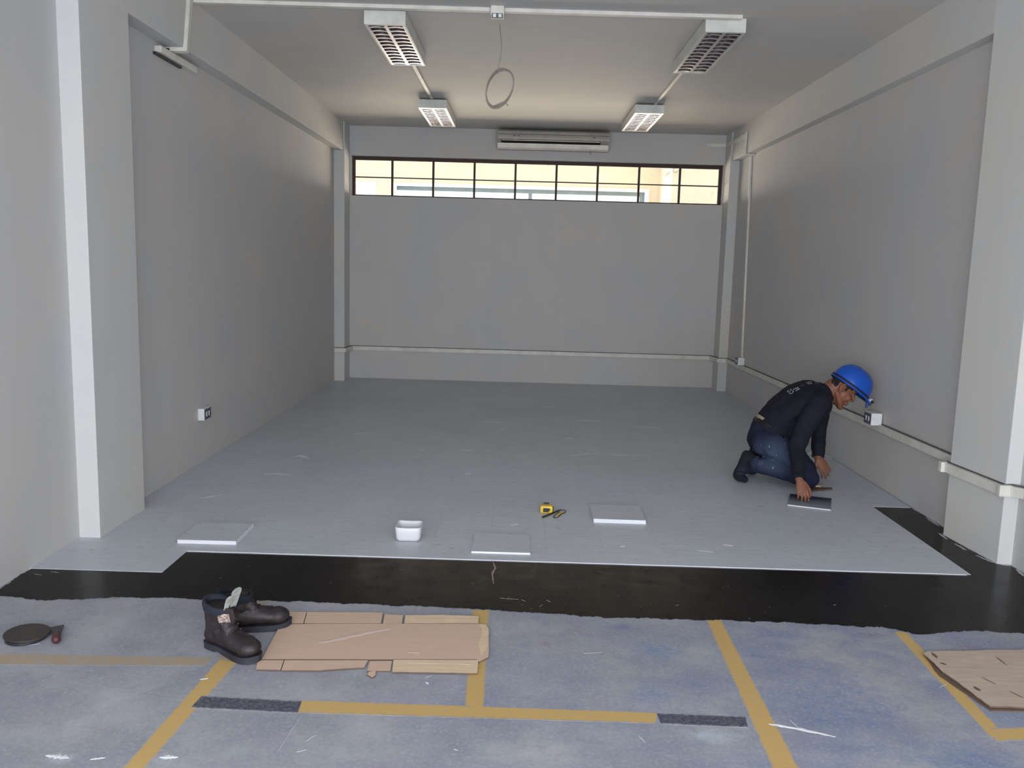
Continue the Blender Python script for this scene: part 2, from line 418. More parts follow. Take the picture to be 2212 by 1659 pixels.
def tube(bm, pts, side=(0, 1, 0), seg=16, sub=4, caps=True):
    """round limb: pts are (x, y, z, r_side, r_other); side = direction of the first radius"""
    pts = [list(p) + [p[3]] if len(p) == 4 else list(p) for p in pts]
    q = catmull(pts, sub) if sub > 1 else pts
    C = [Vector(p[:3]) for p in q]
    n = len(q); rings = []
    dirs = [(C[min(i + 1, n - 1)] - C[max(i - 1, 0)]).normalized() for i in range(n)]
    side = Vector(side)
    def ring(c, d, a, b):
        S = (side - d * side.dot(d)).normalized(); T = d.cross(S)
        return [bm.verts.new(c + S * (a * math.cos(2 * math.pi * k / seg)) + T * (b * math.sin(2 * math.pi * k / seg))) for k in range(seg)]
    if caps:
        for ang in (75, 50, 25):
            s, cc = math.sin(math.radians(ang)), math.cos(math.radians(ang))
            m = min(q[0][3], q[0][4])
            rings.append(ring(C[0] - dirs[0] * m * s, dirs[0], q[0][3] * cc, q[0][4] * cc))
    for i in range(n): rings.append(ring(C[i], dirs[i], q[i][3], q[i][4]))
    if caps:
        for ang in (25, 50, 75):
            s, cc = math.sin(math.radians(ang)), math.cos(math.radians(ang))
            m = min(q[-1][3], q[-1][4])
            rings.append(ring(C[-1] + dirs[-1] * m * s, dirs[-1], q[-1][3] * cc, q[-1][4] * cc))
    for i in range(len(rings) - 1):
        for k in range(seg):
            bm.faces.new((rings[i][k], rings[i][(k + 1) % seg], rings[i + 1][(k + 1) % seg], rings[i + 1][k]))
    bm.faces.new(rings[0][::-1]); bm.faces.new(rings[-1])
def ball(bm, c, r, rot=None, seg=20):
    m = Matrix.Translation(c) @ (rot.to_4x4() if rot else Matrix.Identity(4)) @ Matrix.Diagonal((*r, 1))
    bmesh.ops.create_uvsphere(bm, u_segments=seg, v_segments=seg // 2 + 2, radius=1, matrix=m)
def fuse(name, bm, mat, voxel, parent=None, smooth_it=6, wrinkle=0.0, wscale=10.0, cut=None):
    """join overlapping volumes into one continuous skin"""
    me = bpy.data.meshes.new(name + '_raw'); bmesh.ops.recalc_face_normals(bm, faces=bm.faces[:]); bm.to_mesh(me); bm.free()
    o = bpy.data.objects.new(name + '_raw', me); COL.objects.link(o)
    r = o.modifiers.new('r', 'REMESH'); r.mode = 'VOXEL'; r.voxel_size = voxel
    s = o.modifiers.new('s', 'SMOOTH'); s.iterations = smooth_it; s.factor = 0.5
    dg = bpy.context.evaluated_depsgraph_get(); dg.update()
    ev = bpy.data.meshes.new_from_object(o.evaluated_get(dg))
    bpy.data.objects.remove(o); bpy.data.meshes.remove(me)
    b2 = bmesh.new(); b2.from_mesh(ev); bpy.data.meshes.remove(ev)
    if wrinkle:
        b2.normal_update()
        for vv in b2.verts:
            w = noise.noise(vv.co * wscale) + 0.5 * noise.noise(vv.co * wscale * 2.3)
            vv.co += vv.normal * w * wrinkle
    if cut:
        cut(b2)
    return obj(name, b2, mat, parent, smooth=True)
def rough_outline(pts, step, amp, closed=True, seed=0.0, f=9.0):
    out = []
    n = len(pts)
    for i in range(n if closed else n - 1):
        a, b = Vector(pts[i][:2]), Vector(pts[(i + 1) % n][:2])
        rough = pts[i][2] if len(pts[i]) > 2 else 1
        L = (b - a).length; k = max(1, int(L / step)) if rough else 1
        nr = Vector((-(b - a).y, (b - a).x)).normalized()
        for j in range(k):
            p = a.lerp(b, j / k)
            w = (noise.noise(Vector((p.x * f, p.y * f, seed))) + 0.7 * noise.noise(Vector((p.x * f * 4, p.y * f * 4, seed + 3))) + 0.6 * noise.noise(Vector((p.x * f * 11, p.y * f * 11, seed + 5)))) * amp if (j > 0 and rough) else 0
            out.append((p.x + nr.x * w, p.y + nr.y * w))
    return out

# ================================================================== THE SETTING
XL, XLC, XR, XRC = -2.292, -2.183, 2.552, 2.482
XRB = 2.462; XPL = -2.166; XPR = 2.442
YB, YP, ZC, ZB = 10.746, 10.43, 3.1165, 2.783
YN = -1.2
floor = tag(obj('floor', bxm(-2.6, 2.95, YN - .3, 11.1, -0.15, 0), 'concrete'), kind='structure', label='blue-grey concrete floor with worn yellow lines')
ceiling = tag(obj('ceiling', bxm(-2.6, 2.95, YN, 11.0, ZC, ZC + .2), 'ceiling'), kind='structure')
tag(obj('wall_left', bxm(XL - .2, XL, YN, YB + .2, 0, ZC), 'wall'), kind='structure')
bm = bmesh.new(); prism(bm, [(2.60, YN), (2.60, 4.35), (XR + .012, 4.80), (XR, 10.45), (XR, YB + .2), (2.85, YB + .2), (2.85, YN)], 0, ZC)
tag(obj('wall_right', bm, 'wall'), kind='structure')
# back wall around the window opening
WX0, WX1, WZ0, WZ1 = -2.146, 2.430, 2.279, 2.762
bm = bmesh.new()
box(bm, -2.6, 2.95, YB, YB + .2, 0, WZ0); box(bm, -2.6, 2.95, YB, YB + .2, WZ1, ZC)
box(bm, -2.6, WX0, YB, YB + .2, WZ0, WZ1); box(bm, WX1, 2.95, YB, YB + .2, WZ0, WZ1)
tag(obj('wall_back', bm, 'wall'), kind='structure')
# columns and beams
def trim(nr, bm, label): return tag(obj('trim_%d' % nr, bm, 'column', bevel=0.004), kind='structure', label=label)
trim(1, bxm(XL - .05, XLC, 4.305, 4.84, 0, ZC), 'plastered column standing proud of the left wall')
bm = bmesh.new(); prism(bm, [(2.53, 4.325), (2.65, 4.31), (2.65, 4.81), (2.484, 4.81)], 0, ZC)
trim(2, bm, 'plastered column standing proud of the right wall')
trim(3, bxm(XL - .05, XPL, YP, YB + .05, 0, ZC), 'narrow column in the back left corner')
trim(4, bxm(XPR, XR + .1, YP + .035, YB + .05, 0, ZC), 'narrow column in the back right corner')
trim(5, bxm(XL - .05, XLC + .004, YN, YB + .05, ZB, ZC + .05), 'ceiling beam along the left wall')
bm = bmesh.new(); prism(bm, [(2.53, YN), (2.53, 4.325), (2.482, 4.81), (2.458, YB + .05), (2.7, YB + .05), (2.7, YN)], ZB, ZC + .05)
trim(6, bm, 'ceiling beam along the right wall')
# outside ground behind the doorway
tag(obj('ground', bxm(-8, 8, -9, YN - .3, -0.2, -0.02), 'concrete'), kind='structure')

# ------------------------------------------------------------------ floor: painted lines, adhesive, tiles
def quad_part(name, pts, mat, z=0.0004, parent=floor):
    """flat painted strip: four corners a, b (start), c, d (end); v runs across"""
    a, b, c_, d_ = [Vector(p) for p in pts]
    bm = bmesh.new(); uv = bm.loops.layers.uv.new()
    lo = [bm.verts.new((p.x, p.y, 0.0)) for p in (a, b, c_, d_)]
    hi = [bm.verts.new((p.x, p.y, z)) for p in (a, b, c_, d_)]
    f = bm.faces.new(hi)
    for lp, u in zip(f.loops, ((0, 0), (0, 1), (1, 1), (1, 0))): lp[uv].uv = u
    for i in range(4): bm.faces.new((lo[i], lo[(i + 1) % 4], hi[(i + 1) % 4], hi[i]))
    return obj(name, bm, mat, parent)
Y0 = 'yellow_line'
quad_part('painted_line', [gz(-60, 1410), gz(-60, 1436), gz(440, 1439), gz(462, 1420)], 'yellow_faint', 0.0003)
quad_part('painted_line', [gz(472, 1425), gz(512, 1432), gz(300, 1675), gz(250, 1675)], Y0)
quad_part('painted_line', [gz(540, 1300), gz(582, 1300), gz(512, 1432), gz(472, 1425)], 'yellow_faint', 0.0003)
quad_part('painted_line', [gz(652, 1512), gz(643, 1540), gz(1416, 1563), gz(1420, 1539)], Y0, 0.0004)
quad_part('painted_line', [gz(1020, 1318), gz(1058, 1318), gz(1046, 1530), gz(1003, 1524)], Y0, 0.0005)
quad_part('painted_line', [gz(1523, 1335), gz(1556, 1335), gz(1735, 1675), gz(1674, 1675)], Y0)
quad_part('painted_line', [gz(1930, 1365), gz(1958, 1365), gz(2174, 1590), gz(2138, 1592)], Y0)
quad_part('painted_line', [gz(2140, 1574), gz(2150, 1602), gz(2280, 1596), gz(2280, 1568)], Y0, 0.0005)
o = quad_part('floor_tape', [gz(436, 1503), gz(412, 1529), gz(643, 1541), gz(652, 1514)], 'dark_line', 0.0006)
o = quad_part('floor_tape', [gz(1418, 1540), gz(1428, 1564), gz(1616, 1572), gz(1610, 1548)], 'dark_line', 0.0006)

AD = [(0, 1290, 1), (72, 1227, 0), (350, 1237, 0), (420, 1180, 0), (2020, 1180, 0), (1885, 1092, 0), (1960, 1092, 1), (2033, 1138, 1), (2027, 1155, 1), (2070, 1182, 1),
      (2130, 1212, 1), (2190, 1226, 1), (2230, 1258, 1), (2260, 1372, 1), (2212, 1370, 1), (2140, 1364, 1), (2080, 1362, 1), (1990, 1371, 1), (1900, 1356, 1), (1700, 1345, 1), (1540, 1341, 1), (1300, 1334, 1),
      (1060, 1318, 1), (900, 1310, 1), (700, 1302, 1), (560, 1298, 1), (450, 1294, 1), (300, 1291, 1), (200, 1293, 1), (100, 1298, 1), (30, 1290, 1)]
pts = [(gz(a, b).x, gz(a, b).y, c_) for a, b, c_ in AD]
# two regions: the front strip and the strip along the right wall, one layer
pts = [(-2.285, 3.50, 1), (-2.285, 3.845, 0), (-1.664, 3.845, 0), (-1.664, 4.13, 0), (2.28, 4.13, 0), (2.28, 5.40, 0), (2.549, 5.40, 1), (2.560, 4.87, 0), (2.480, 4.835, 0), (2.50, 4.60, 1),
       (2.525, 4.33, 1), (2.592, 4.30, 1), (2.592, 3.45, 1)] + [q for q in pts[14:]]
bm = bmesh.new()
ol = rough_outline(pts, 0.007, 0.013, seed=1.7)
bm2 = bmesh.new()
vv = [bm2.verts.new((x, y, 0.0016)) for x, y in ol]
f = bm2.faces.new(vv); bmesh.ops.triangulate(bm2, faces=[f])
bm.free()
obj('adhesive_layer', bm2, 'adhesive', floor)['label'] = 'glossy black strip of fresh adhesive'
# torn dust along the foot of the right column
for k in range(9):
    x0 = 2.478 + 0.006 * k; y0 = 4.80 - 0.054 * k
    if y0 < 4.36: break
# tiles
TS = 0.305
TX0, TY0 = 2.303, 4.148
cells = []
for r in range(-1, 22):
    y0 = TY0 + r * TS; y1 = min(y0 + TS, YB)
    if y1 - y0 < 0.02: continue
    for c_ in range(-3, 14):
        x1 = TX0 - (c_ - 0) * TS + TS * 0; x0 = x1 - TS
        if c_ == -1: x0, x1 = TX0, TX0 + TS
        if c_ < -1: continue
        if r == -1 and x1 > -1.664 + .01: continue
        if c_ == -1 and r < 4: continue
        cells.append((x0, x1, y0, y1))
    for c_ in (14, 15):
        x1 = TX0 - c_ * TS; x0 = x1 - TS
        if x1 > XL: cells.append((max(x0, XL), x1, y0, y1))
cells2 = []
for x0, x1, y0, y1 in cells:
    x1 = min(x1, XR - .002); x0 = max(x0, XL)
    if y0 > 4.2 and y1 < 4.9 and x0 < XLC: x0 = max(x0, XLC)
    if x1 - x0 < 0.012: continue
    cells2.append((x0, x1, y0, y1))
cells2 = sorted(set(tuple(round(q, 4) for q in c_) for c_ in cells2), key=lambda c_: (round(c_[2], 2), abs(c_[0])))
G_ = 0.00014; TH = 0.0032
shared = {}
def tile_mesh(w, d, edge=True):
    k = (round(w, 3), round(d, 3), edge)
    if k not in shared:
        bm = bmesh.new(); g = G_
        x, y = w / 2 - g, d / 2 - g; b = 0.00025
        lo = [bm.verts.new(p) for p in ((-x, -y, 0), (x, -y, 0), (x, y, 0), (-x, y, 0))]
        mi = [bm.verts.new(p) for p in ((-x, -y, TH - b), (x, -y, TH - b), (x, y, TH - b), (-x, y, TH - b))]
        hi = [bm.verts.new(p) for p in ((-x + b, -y + b, TH), (x - b, -y + b, TH), (x - b, y - b, TH), (-x + b, y - b, TH))]
        bm.faces.new(hi); bm.faces.new(lo[::-1])
        for i in range(4):
            j = (i + 1) % 4
            fa = bm.faces.new((lo[i], lo[j], mi[j], mi[i])); fa.material_index = 1
            bm.faces.new((mi[i], mi[j], hi[j], hi[i]))
        me = bpy.data.meshes.new('tile'); bmesh.ops.recalc_face_normals(bm, faces=bm.faces[:]); bm.to_mesh(me); bm.free()
        me.materials.append(M['tile']); me.materials.append(M['tile_edge'] if edge else M['tile_joint']); shared[k] = me
    return shared[k]
rest = bmesh.new()
for i, (x0, x1, y0, y1) in enumerate(cells2):
    if i < 298:
        o = bpy.data.objects.new('tile', tile_mesh(x1 - x0, y1 - y0, y0 < 4.2 or (x1 > 2.3 and y0 < 5.4))); COL.objects.link(o)
        o.location = ((x0 + x1) / 2, (y0 + y1) / 2, random.uniform(0.0, 0.00006)); o.parent = floor
    else:
        box(rest, x0 + G_, x1 - G_, y0 + G_, y1 - G_, 0, TH)
tag(obj('tile_field', rest, 'tile', floor), kind='stuff')

# plaster smears and crumbs on the floor
def smear(pts, w, z, parent=floor, seed=0, mat='plaster_smear', name='plaster_smear'):
    P = [gz(a, b) for a, b in pts]
    top, bot = [], []
    k = 14
    for j in range(k + 1):
        u = j / k * (len(P) - 1); i = min(int(u), len(P) - 2); p = P[i].lerp(P[i + 1], u - i)
        d = (P[i + 1] - P[i]).normalized(); nr = Vector((-d.y, d.x, 0))
        ww = w * (0.65 + 1.3 * abs(noise.noise(Vector((j * 0.9, seed, 1.3))))) * (math.sin(math.pi * (j + .4) / (k + .8)) ** 0.5)
        sh = noise.noise(Vector((j * 0.7, seed, 7))) * w * 0.5
        top.append(p + nr * (ww + sh)); bot.append(p - nr * (ww - sh))
    bm = bmesh.new()
    a = [bm.verts.new((p.x, p.y, z)) for p in top]; b = [bm.verts.new((p.x, p.y, z)) for p in bot]
    m = [bm.verts.new((((p + q) / 2).x, ((p + q) / 2).y, z + 0.0009)) for p, q in zip(top, bot)]
    for j in range(k):
        bm.faces.new((a[j], a[j + 1], m[j + 1], m[j])); bm.faces.new((m[j], m[j + 1], b[j + 1], b[j]))
    return obj(name, bm, mat, parent)
ZT = TH + 0.0004
for i, (pts, w) in enumerate([
    ([(572, 1026), (595, 1024), (628, 1027)], .012), ([(634, 988), (650, 985), (668, 992)], .018), ([(428, 1077), (445, 1076), (480, 1070)], .008),
    ([(905, 973), (920, 971)], .02), ([(995, 974), (1025, 974)], .014), ([(1050, 975), (1064, 975)], .012), ([(1228, 983), (1245, 984), (1270, 981), (1292, 981)], .008),
    ([(1312, 983), (1360, 984), (1405, 985)], .010), ([(1082, 928), (1090, 928)], .014), ([(1218, 949), (1238, 947)], .016), ([(1004, 1025), (1018, 1024)], .014),
    ([(1103, 1136), (1120, 1133)], .009), ([(1340, 1183), (1349, 1180)], .008), ([(1505, 1190), (1540, 1194)], .008), ([(1562, 1178), (1584, 1180)], .012),
    ([(1243, 908), (1300, 911)], .022), ([(1045, 911), (1090, 914)], .018), ([(1375, 925), (1430, 924)], .016), ([(650, 919), (680, 921)], .016),
    ([(1745, 985), (1752, 976)], .012), ([(1768, 978), (1780, 984), (1800, 990)], .012), ([(1785, 986), (1798, 990)], .012), ([(858, 872), (866, 873)], .012),
    ([(760, 940), (790, 936)], .010), ([(990, 973), (1010, 974)], .008), ([(1170, 880), (1200, 880)], .010)]):
    smear(pts, w * (1.25 if w < .015 else 1.0), ZT, seed=i * 3.1)
for i, (pts, w) in enumerate([
    ([(1660, 1564), (1720, 1574), (1805, 1592)], .010), ([(100, 1632), (150, 1638)], .012), ([(195, 1641), (228, 1637)], .006), ([(432, 1468), (450, 1466)], .006),
    ([(345, 1636), (385, 1636)], .010), ([(595, 1632), (652, 1545)], .0018), ([(660, 1602), (682, 1588)], .002), ([(920, 1474), (926, 1478)], .005), ([(918, 1464), (932, 1460)], .003),
    ([(1068, 1365), (1072, 1372)], .003), ([(1260, 1412), (1300, 1410)], .002), ([(60, 1395), (85, 1391)], .001), ([(640, 1625), (662, 1620)], .004),
    ([(1705, 1555), (1725, 1572)], .003), ([(1380, 1590), (1395, 1605)], .004), ([(980, 1618), (990, 1622)], .004), ([(2030, 1485), (2045, 1478)], .002)]):
    smear(pts, w * .9, 0.0008, seed=50 + i * 2.3, mat='grey_scuff' if w < .005 else 'plaster_smear')
for i, (pts, w) in enumerate([([(1064, 1212), (1070, 1228), (1063, 1240), (1066, 1262)], .010), ([(1080, 1293), (1120, 1296)], .006), ([(1180, 1297), (1190, 1302)], .004), ([(1290, 1214), (1306, 1213)], .004),
    ([(1165, 1312), (1172, 1306)], .003), ([(1125, 1296), (1135, 1300)], .004), ([(75, 1241), (90, 1243)], .004), ([(110, 1236), (128, 1238)], .006), ([(1460, 1309), (1466, 1308)], .003), ([(1800, 1308), (1806, 1307)], .003),
    ([(475, 1250), (478, 1249)], .003), ([(240, 1291), (258, 1293)], .006)]):
    smear(pts, w * .5, 0.0022, seed=90 + i * 2.3, mat='patch')

for i, pts in enumerate([[(2027, 1152), (2046, 1166)], [(2062, 1175), (2088, 1190)], [(2108, 1200), (2146, 1217)], [(2150, 1218), (2172, 1222), (2196, 1224)], [(2196, 1230), (2212, 1246)], [(1972, 1100), (1984, 1106)], [(2000, 1118), (2030, 1138)]]):
    smear(pts, .009, .0024, seed=140 + i * 1.7, mat='wall_dust', name='paint_crust')
# ------------------------------------------------------------------ window
win = tag(empty('window_1', (0, YB + .1, WZ0)), kind='structure', label='long high window with dark steel bars in the back wall')
wy0, wy1 = YB + .075, YB + .105
bm = bmesh.new()
box(bm, WX0, WX1, wy0, wy1, WZ1 - .045, WZ1); box(bm, WX0, WX1, wy0, wy1, WZ0, WZ0 + .018)
box(bm, WX0, WX0 + .035, wy0, wy1, WZ0 + .018, WZ1 - .045); box(bm, WX1 - .038, WX1, wy0, wy1, WZ0 + .018, WZ1 - .045)
obj('window_frame', bm, 'frame', win)
xs = [-2.129, -1.652, -1.142, -.631, -.122, .386, .897, 1.409, 1.913, 2.414]
for x in xs[1:-1]:
    obj('glazing_bar', bxm(x - .013, x + .013, wy0, wy1, WZ0 + .018, WZ1 - .045), 'frame', win)
for i in range(9):
    a = xs[i] + (.013 if i else .018); b = xs[i + 1] - (.013 if i < 8 else .022)
    obj('glazing_bar', bxm(a, b, wy0 + .004, wy1 - .004, 2.504, 2.518), 'frame', win)
    for z0, z1 in ((WZ0 + .018, 2.504), (2.518, WZ1 - .045)):
        obj('pane', bxm(a, b, wy0 + .012, wy0 + .016, z0, z1), 'glass', win)

# beige building seen through the high window
bY = 14.2
bld = empty('building', (0, bY, 0))
tag(bld, 'beige plastered building with white-framed openings seen through the high window', 'building')
def outp(x, y): return gy(x, y, bY)
zt = outp(1200, 404).z; xl = outp(848, 400).x; xr_ = outp(1402, 410).x; zb = 2.2
wl, wr_ = outp(762, 400).x, outp(812, 400).x
bm = bmesh.new()
box(bm, -9, wl, bY, bY + .3, 0, 6); box(bm, wl, wr_, bY, bY + .3, outp(790, 392).z, 6); box(bm, wl, wr_, bY, bY + .3, 0, zb)
box(bm, wr_, xl, bY, bY + .3, 0, 6); box(bm, xl, xr_, bY, bY + .3, zt, 6); box(bm, xl, xr_, bY, bY + .3, 0, zb); box(bm, xr_, 9, bY, bY + .3, 0, 6)
obj('wall', bm, 'beige_wall', bld)
bm = bmesh.new(); fw = .07
box(bm, xl, xr_, bY - .05, bY + .1, zt - .05, zt); box(bm, xl, xl + fw, bY - .05, bY + .1, zb, zt - .05); box(bm, xr_ - fw, xr_, bY - .05, bY + .1, zb, zt - .05)
obj('window_frame', bm, 'white_gloss', bld)
bm = bmesh.new(); zi = zt - .05
xm = outp(1150, 400).x
box(bm, xl + fw, xr_ - fw, bY, bY + .08, zi - .060, zi); box(bm, xr_ - fw - .07, xr_ - fw, bY, bY + .08, zb, zi - .060); box(bm, xm - .06, xm, bY, bY + .08, zb, zi - .060)
obj('window_sash', bm, 'teal', bld)
bm = bmesh.new(); box(bm, wl, wr_, bY - .03, bY + .1, outp(790, 398).z, outp(790, 392).z)
obj('window_lintel', bm, 'white_gloss', bld)
# projecting wall on the right, with a duct under its corner
px = outp(1446, 400).x * 13.2 / 14.2
obj('wall_return', bxm(px, 9, 13.0, bY, 0, 6), 'beige_wall', bld)
bm = bmesh.new(); a = gy(1442, 380, 13.5); b = gy(1470, 362, 12.7)
tube(bm, [(a.x, a.y, a.z, .035), (b.x, b.y, b.z + .02, .035)], side=(0, 0, 1), sub=1)
obj('duct', bm, 'cable', bld, smooth=True)

# ================================================================== CABLE TRUNKING
def trunk(name, pts, nrm, label, w=.05, h=.025, group=None, mat='trunk'):
    o = obj(name, path_bar(pts, w, h, nrm), mat)
    tag(o, label, 'trunking', group); return o
Zt = .385
# back wall run, turning round both corner columns and on along the right wall
trunk('cable_trunking', [(XL + .005, YP, Zt - .0), (XPL + .0, YP, Zt), (XPL, YP + .06, Zt), (XPL + .03, YB, Zt), (XPR - .04, YB, Zt), (XPR, YP + .12, Zt), (XPR, YP + .035, Zt), (XR, YP + .035, Zt)],
      [(0, -1, 0), (1, -1, 0), (1, -.5, 0), (.5, -1, 0), (-.5, -1, 0), (-1, -.5, 0), (-1, -1, 0), (0, -1, 0)], 'white cable trunking running low across the back wall', .048, .022)
trunk('cable_trunking', [(XR, YP + .035, Zt), (XR + .004, 4.90, .425), (XR - .03, 4.83, .40)], [(-1, 0, 0), (-1, 0, 0), (-1, .3, 0)], 'white cable trunking running low along the right wall', .05, .022)
trunk('cable_trunking', [(2.484, 4.84, .40), (2.528, 4.33, .40), (2.56, 4.322, .402), (2.60, 4.24, .405), (2.60, 3.2, .42)], [(-1, 0, 0), (-1, -1, 0), (-.2, -1, 0), (-1, -.4, 0), (-1, 0, 0)],
      'white cable trunking wrapped around the near right column', .052, .028)
tr = [o for o in COL.objects if o.name.startswith('cable_trunking')][-1]
for (x, y, n0) in ((2.478, 4.845, 1), (2.528, 4.318, 0)):
    bm = bmesh.new(); box(bm, x - .04, x - .002 if n0 else x + .03, y - (.028 if n0 else .02), y + .012, .37, .43)
    obj('elbow_cover', bm, 'trunk', tr, bevel=.006)
tks = [o for o in COL.objects if o.name.startswith('cable_trunking')]
M['shade_strip'] = simple('shade_strip_grey', rgb(84, 84, 88), 0.9)
def shade_strip(parent, pts, nrm):  # thin dark strip standing in for the line of shade above the trunking
    obj('top_shade_strip', path_bar(pts, .007, .006, nrm), 'shade_strip', parent)
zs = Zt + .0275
shade_strip(tks[0], [(XL + .005, YP, zs), (XPL, YP, zs), (XPL, YP + .06, zs), (XPL + .03, YB, zs), (XPR - .04, YB, zs), (XPR, YP + .12, zs), (XPR, YP + .035, zs), (XR, YP + .035, zs)], [(0, -1, 0), (1, -1, 0), (1, -.5, 0), (.5, -1, 0), (-.5, -1, 0), (-1, -.5, 0), (-1, -1, 0), (0, -1, 0)])
shade_strip(tks[1], [(XR, YP, zs + .001), (XR + .004, 4.90, .4535)], [(-1, 0, 0)] * 2)
shade_strip(tks[2], [(2.484, 4.84, .4295), (2.528, 4.33, .4295), (2.56, 4.322, .4315), (2.60, 4.24, .4345), (2.60, 3.2, .4495)], [(-1, 0, 0), (-1, -1, 0), (-.2, -1, 0), (-1, -.4, 0), (-1, 0, 0)])
# vertical run on the right wall by the corner
trunk('cable_trunking', [gx(1624, 340, XR) + Vector((0, 0, .04)), Vector((XR, 9.76, .46))], [(-1, 0, 0)] * 2, 'white upright cable trunking down the right wall near the back corner', .036, .02)
# beam face run at back right
yv = 9.85
trunk('cable_trunking', [Vector((1.93 + .27, YB, 2.99)), Vector((2.452, YB, 2.99)), Vector((2.458, YB - .05, 2.99)), Vector((2.46, yv, 2.985)), Vector((2.46, yv, 2.99))][:4], [(0, -1, 0), (-1, -1, 0), (-1, 0, 0), (-1, 0, 0)],
      'short bent trunking under the ceiling in the back right corner', .04, .02)
trunk('cable_trunking', [Vector((2.459, yv - .02, 3.02)), Vector((2.459, yv - .02, ZB)), Vector((XR, yv - .02, ZB))], [(-1, 0, 0), (-1, 0, -1), (0, 0, -1)],
      'white trunking dropping down the face of the right beam', .04, .02)
# ceiling runs
ct = trunk('ceiling_trunking', [(XLC + .004, 5.74, ZC), (1.37, 5.80, ZC)], [(0, 0, -1)] * 2, 'long white trunking crossing the ceiling in front of the lights', .045, .022)
trunk('ceiling_trunking', [(-.955, 7.04, ZC), (-.955, 8.81, ZC)], [(0, 0, -1)] * 2, 'thin ceiling trunking joining the two left lights', .03, .016)
trunk('ceiling_trunking', [(1.275, 7.04, ZC), (1.275, 8.81, ZC)], [(0, 0, -1)] * 2, 'thin ceiling trunking joining the two right lights', .03, .016)
# left beam drop with its side arm
lb = trunk('cable_trunking', [(XLC + .004, 5.69, ZC), (XLC + .004, 5.60, ZB), (XL, 5.60, ZB)], [(1, 0, 0), (1, 0, -1), (0, 0, -1)], 'white trunking dropping down the left beam beneath the ceiling', .045, .024)
obj('open_end', bxm(XL + .002, XL + .03, 5.57, 5.63, ZB - .03, ZB - .008), 'black', lb)
bt = empty('batten', (XL, 5.7, 2.70))
tag(bt, 'narrow white duct strip fixed high on the left wall under the beam', 'duct')
obj('body', bxm(XL, XL + .045, 5.42, 6.0, 2.715, 2.755), 'trunk', bt, bevel=.004)
obj('base', bxm(XL, XL + .02, 5.40, 5.8, 2.70, 2.715), 'steel', bt)  # dark strip in place of the shadow beneath the duct
# ceiling junction box and the loose coil of cable
jb = empty('junction_box', (-.205, 5.75, ZC)); tag(jb, 'white junction box midway along the ceiling trunking', 'box')
obj('body', bxm(-.25, -.165, 5.70, 5.80, ZC - .06, ZC), 'trunk', jb, bevel=.004)
obj('socket_face', bxm(-.242, -.173, 5.692, 5.70, ZC - .078, ZC - .05), 'grey_plate', jb)
for s in (-.225, -.19): obj('outlet', bxm(s - .01, s + .01, 5.686, 5.694, ZC - .075, ZC - .055), 'sock_white', jb)
YC = 6.05
bm = bmesh.new()
path = [gy(1079, 52, 5.76), gy(1083, 95, YC), gy(1081, 125, YC), gy(1076, 150, YC)]
pp = [(p.x, p.y, p.z, .0032) for p in path]
cc = gy(1077, 191, YC); ax = 27 * YC / F; az = 38 * YC / F
for k in range(0, 53):
    a = math.radians(100 + k * 360 / 15.0)
    rx = ax * (1 - .10 * math.sin(k * .41)); rz = az * (1 - .08 * math.cos(k * .35))
    x = math.cos(a) * rx; z = math.sin(a) * rz
    pp.append((cc.x + x + z * .22, cc.y + .02 * math.sin(k * .9), cc.z + z, .0052))
e1 = gy(1088, 220, YC); e2 = gy(1097, 228, YC)
pp += [(e1.x, YC, e1.z, .0042), (e2.x, YC, e2.z, .0042)]
tube(bm, pp, side=(0, 1, 0), seg=6, sub=2)
tag(obj('cable_coil', bm, 'cable', smooth=True), 'loose coil of thin grey cable hanging from the ceiling', 'cable')

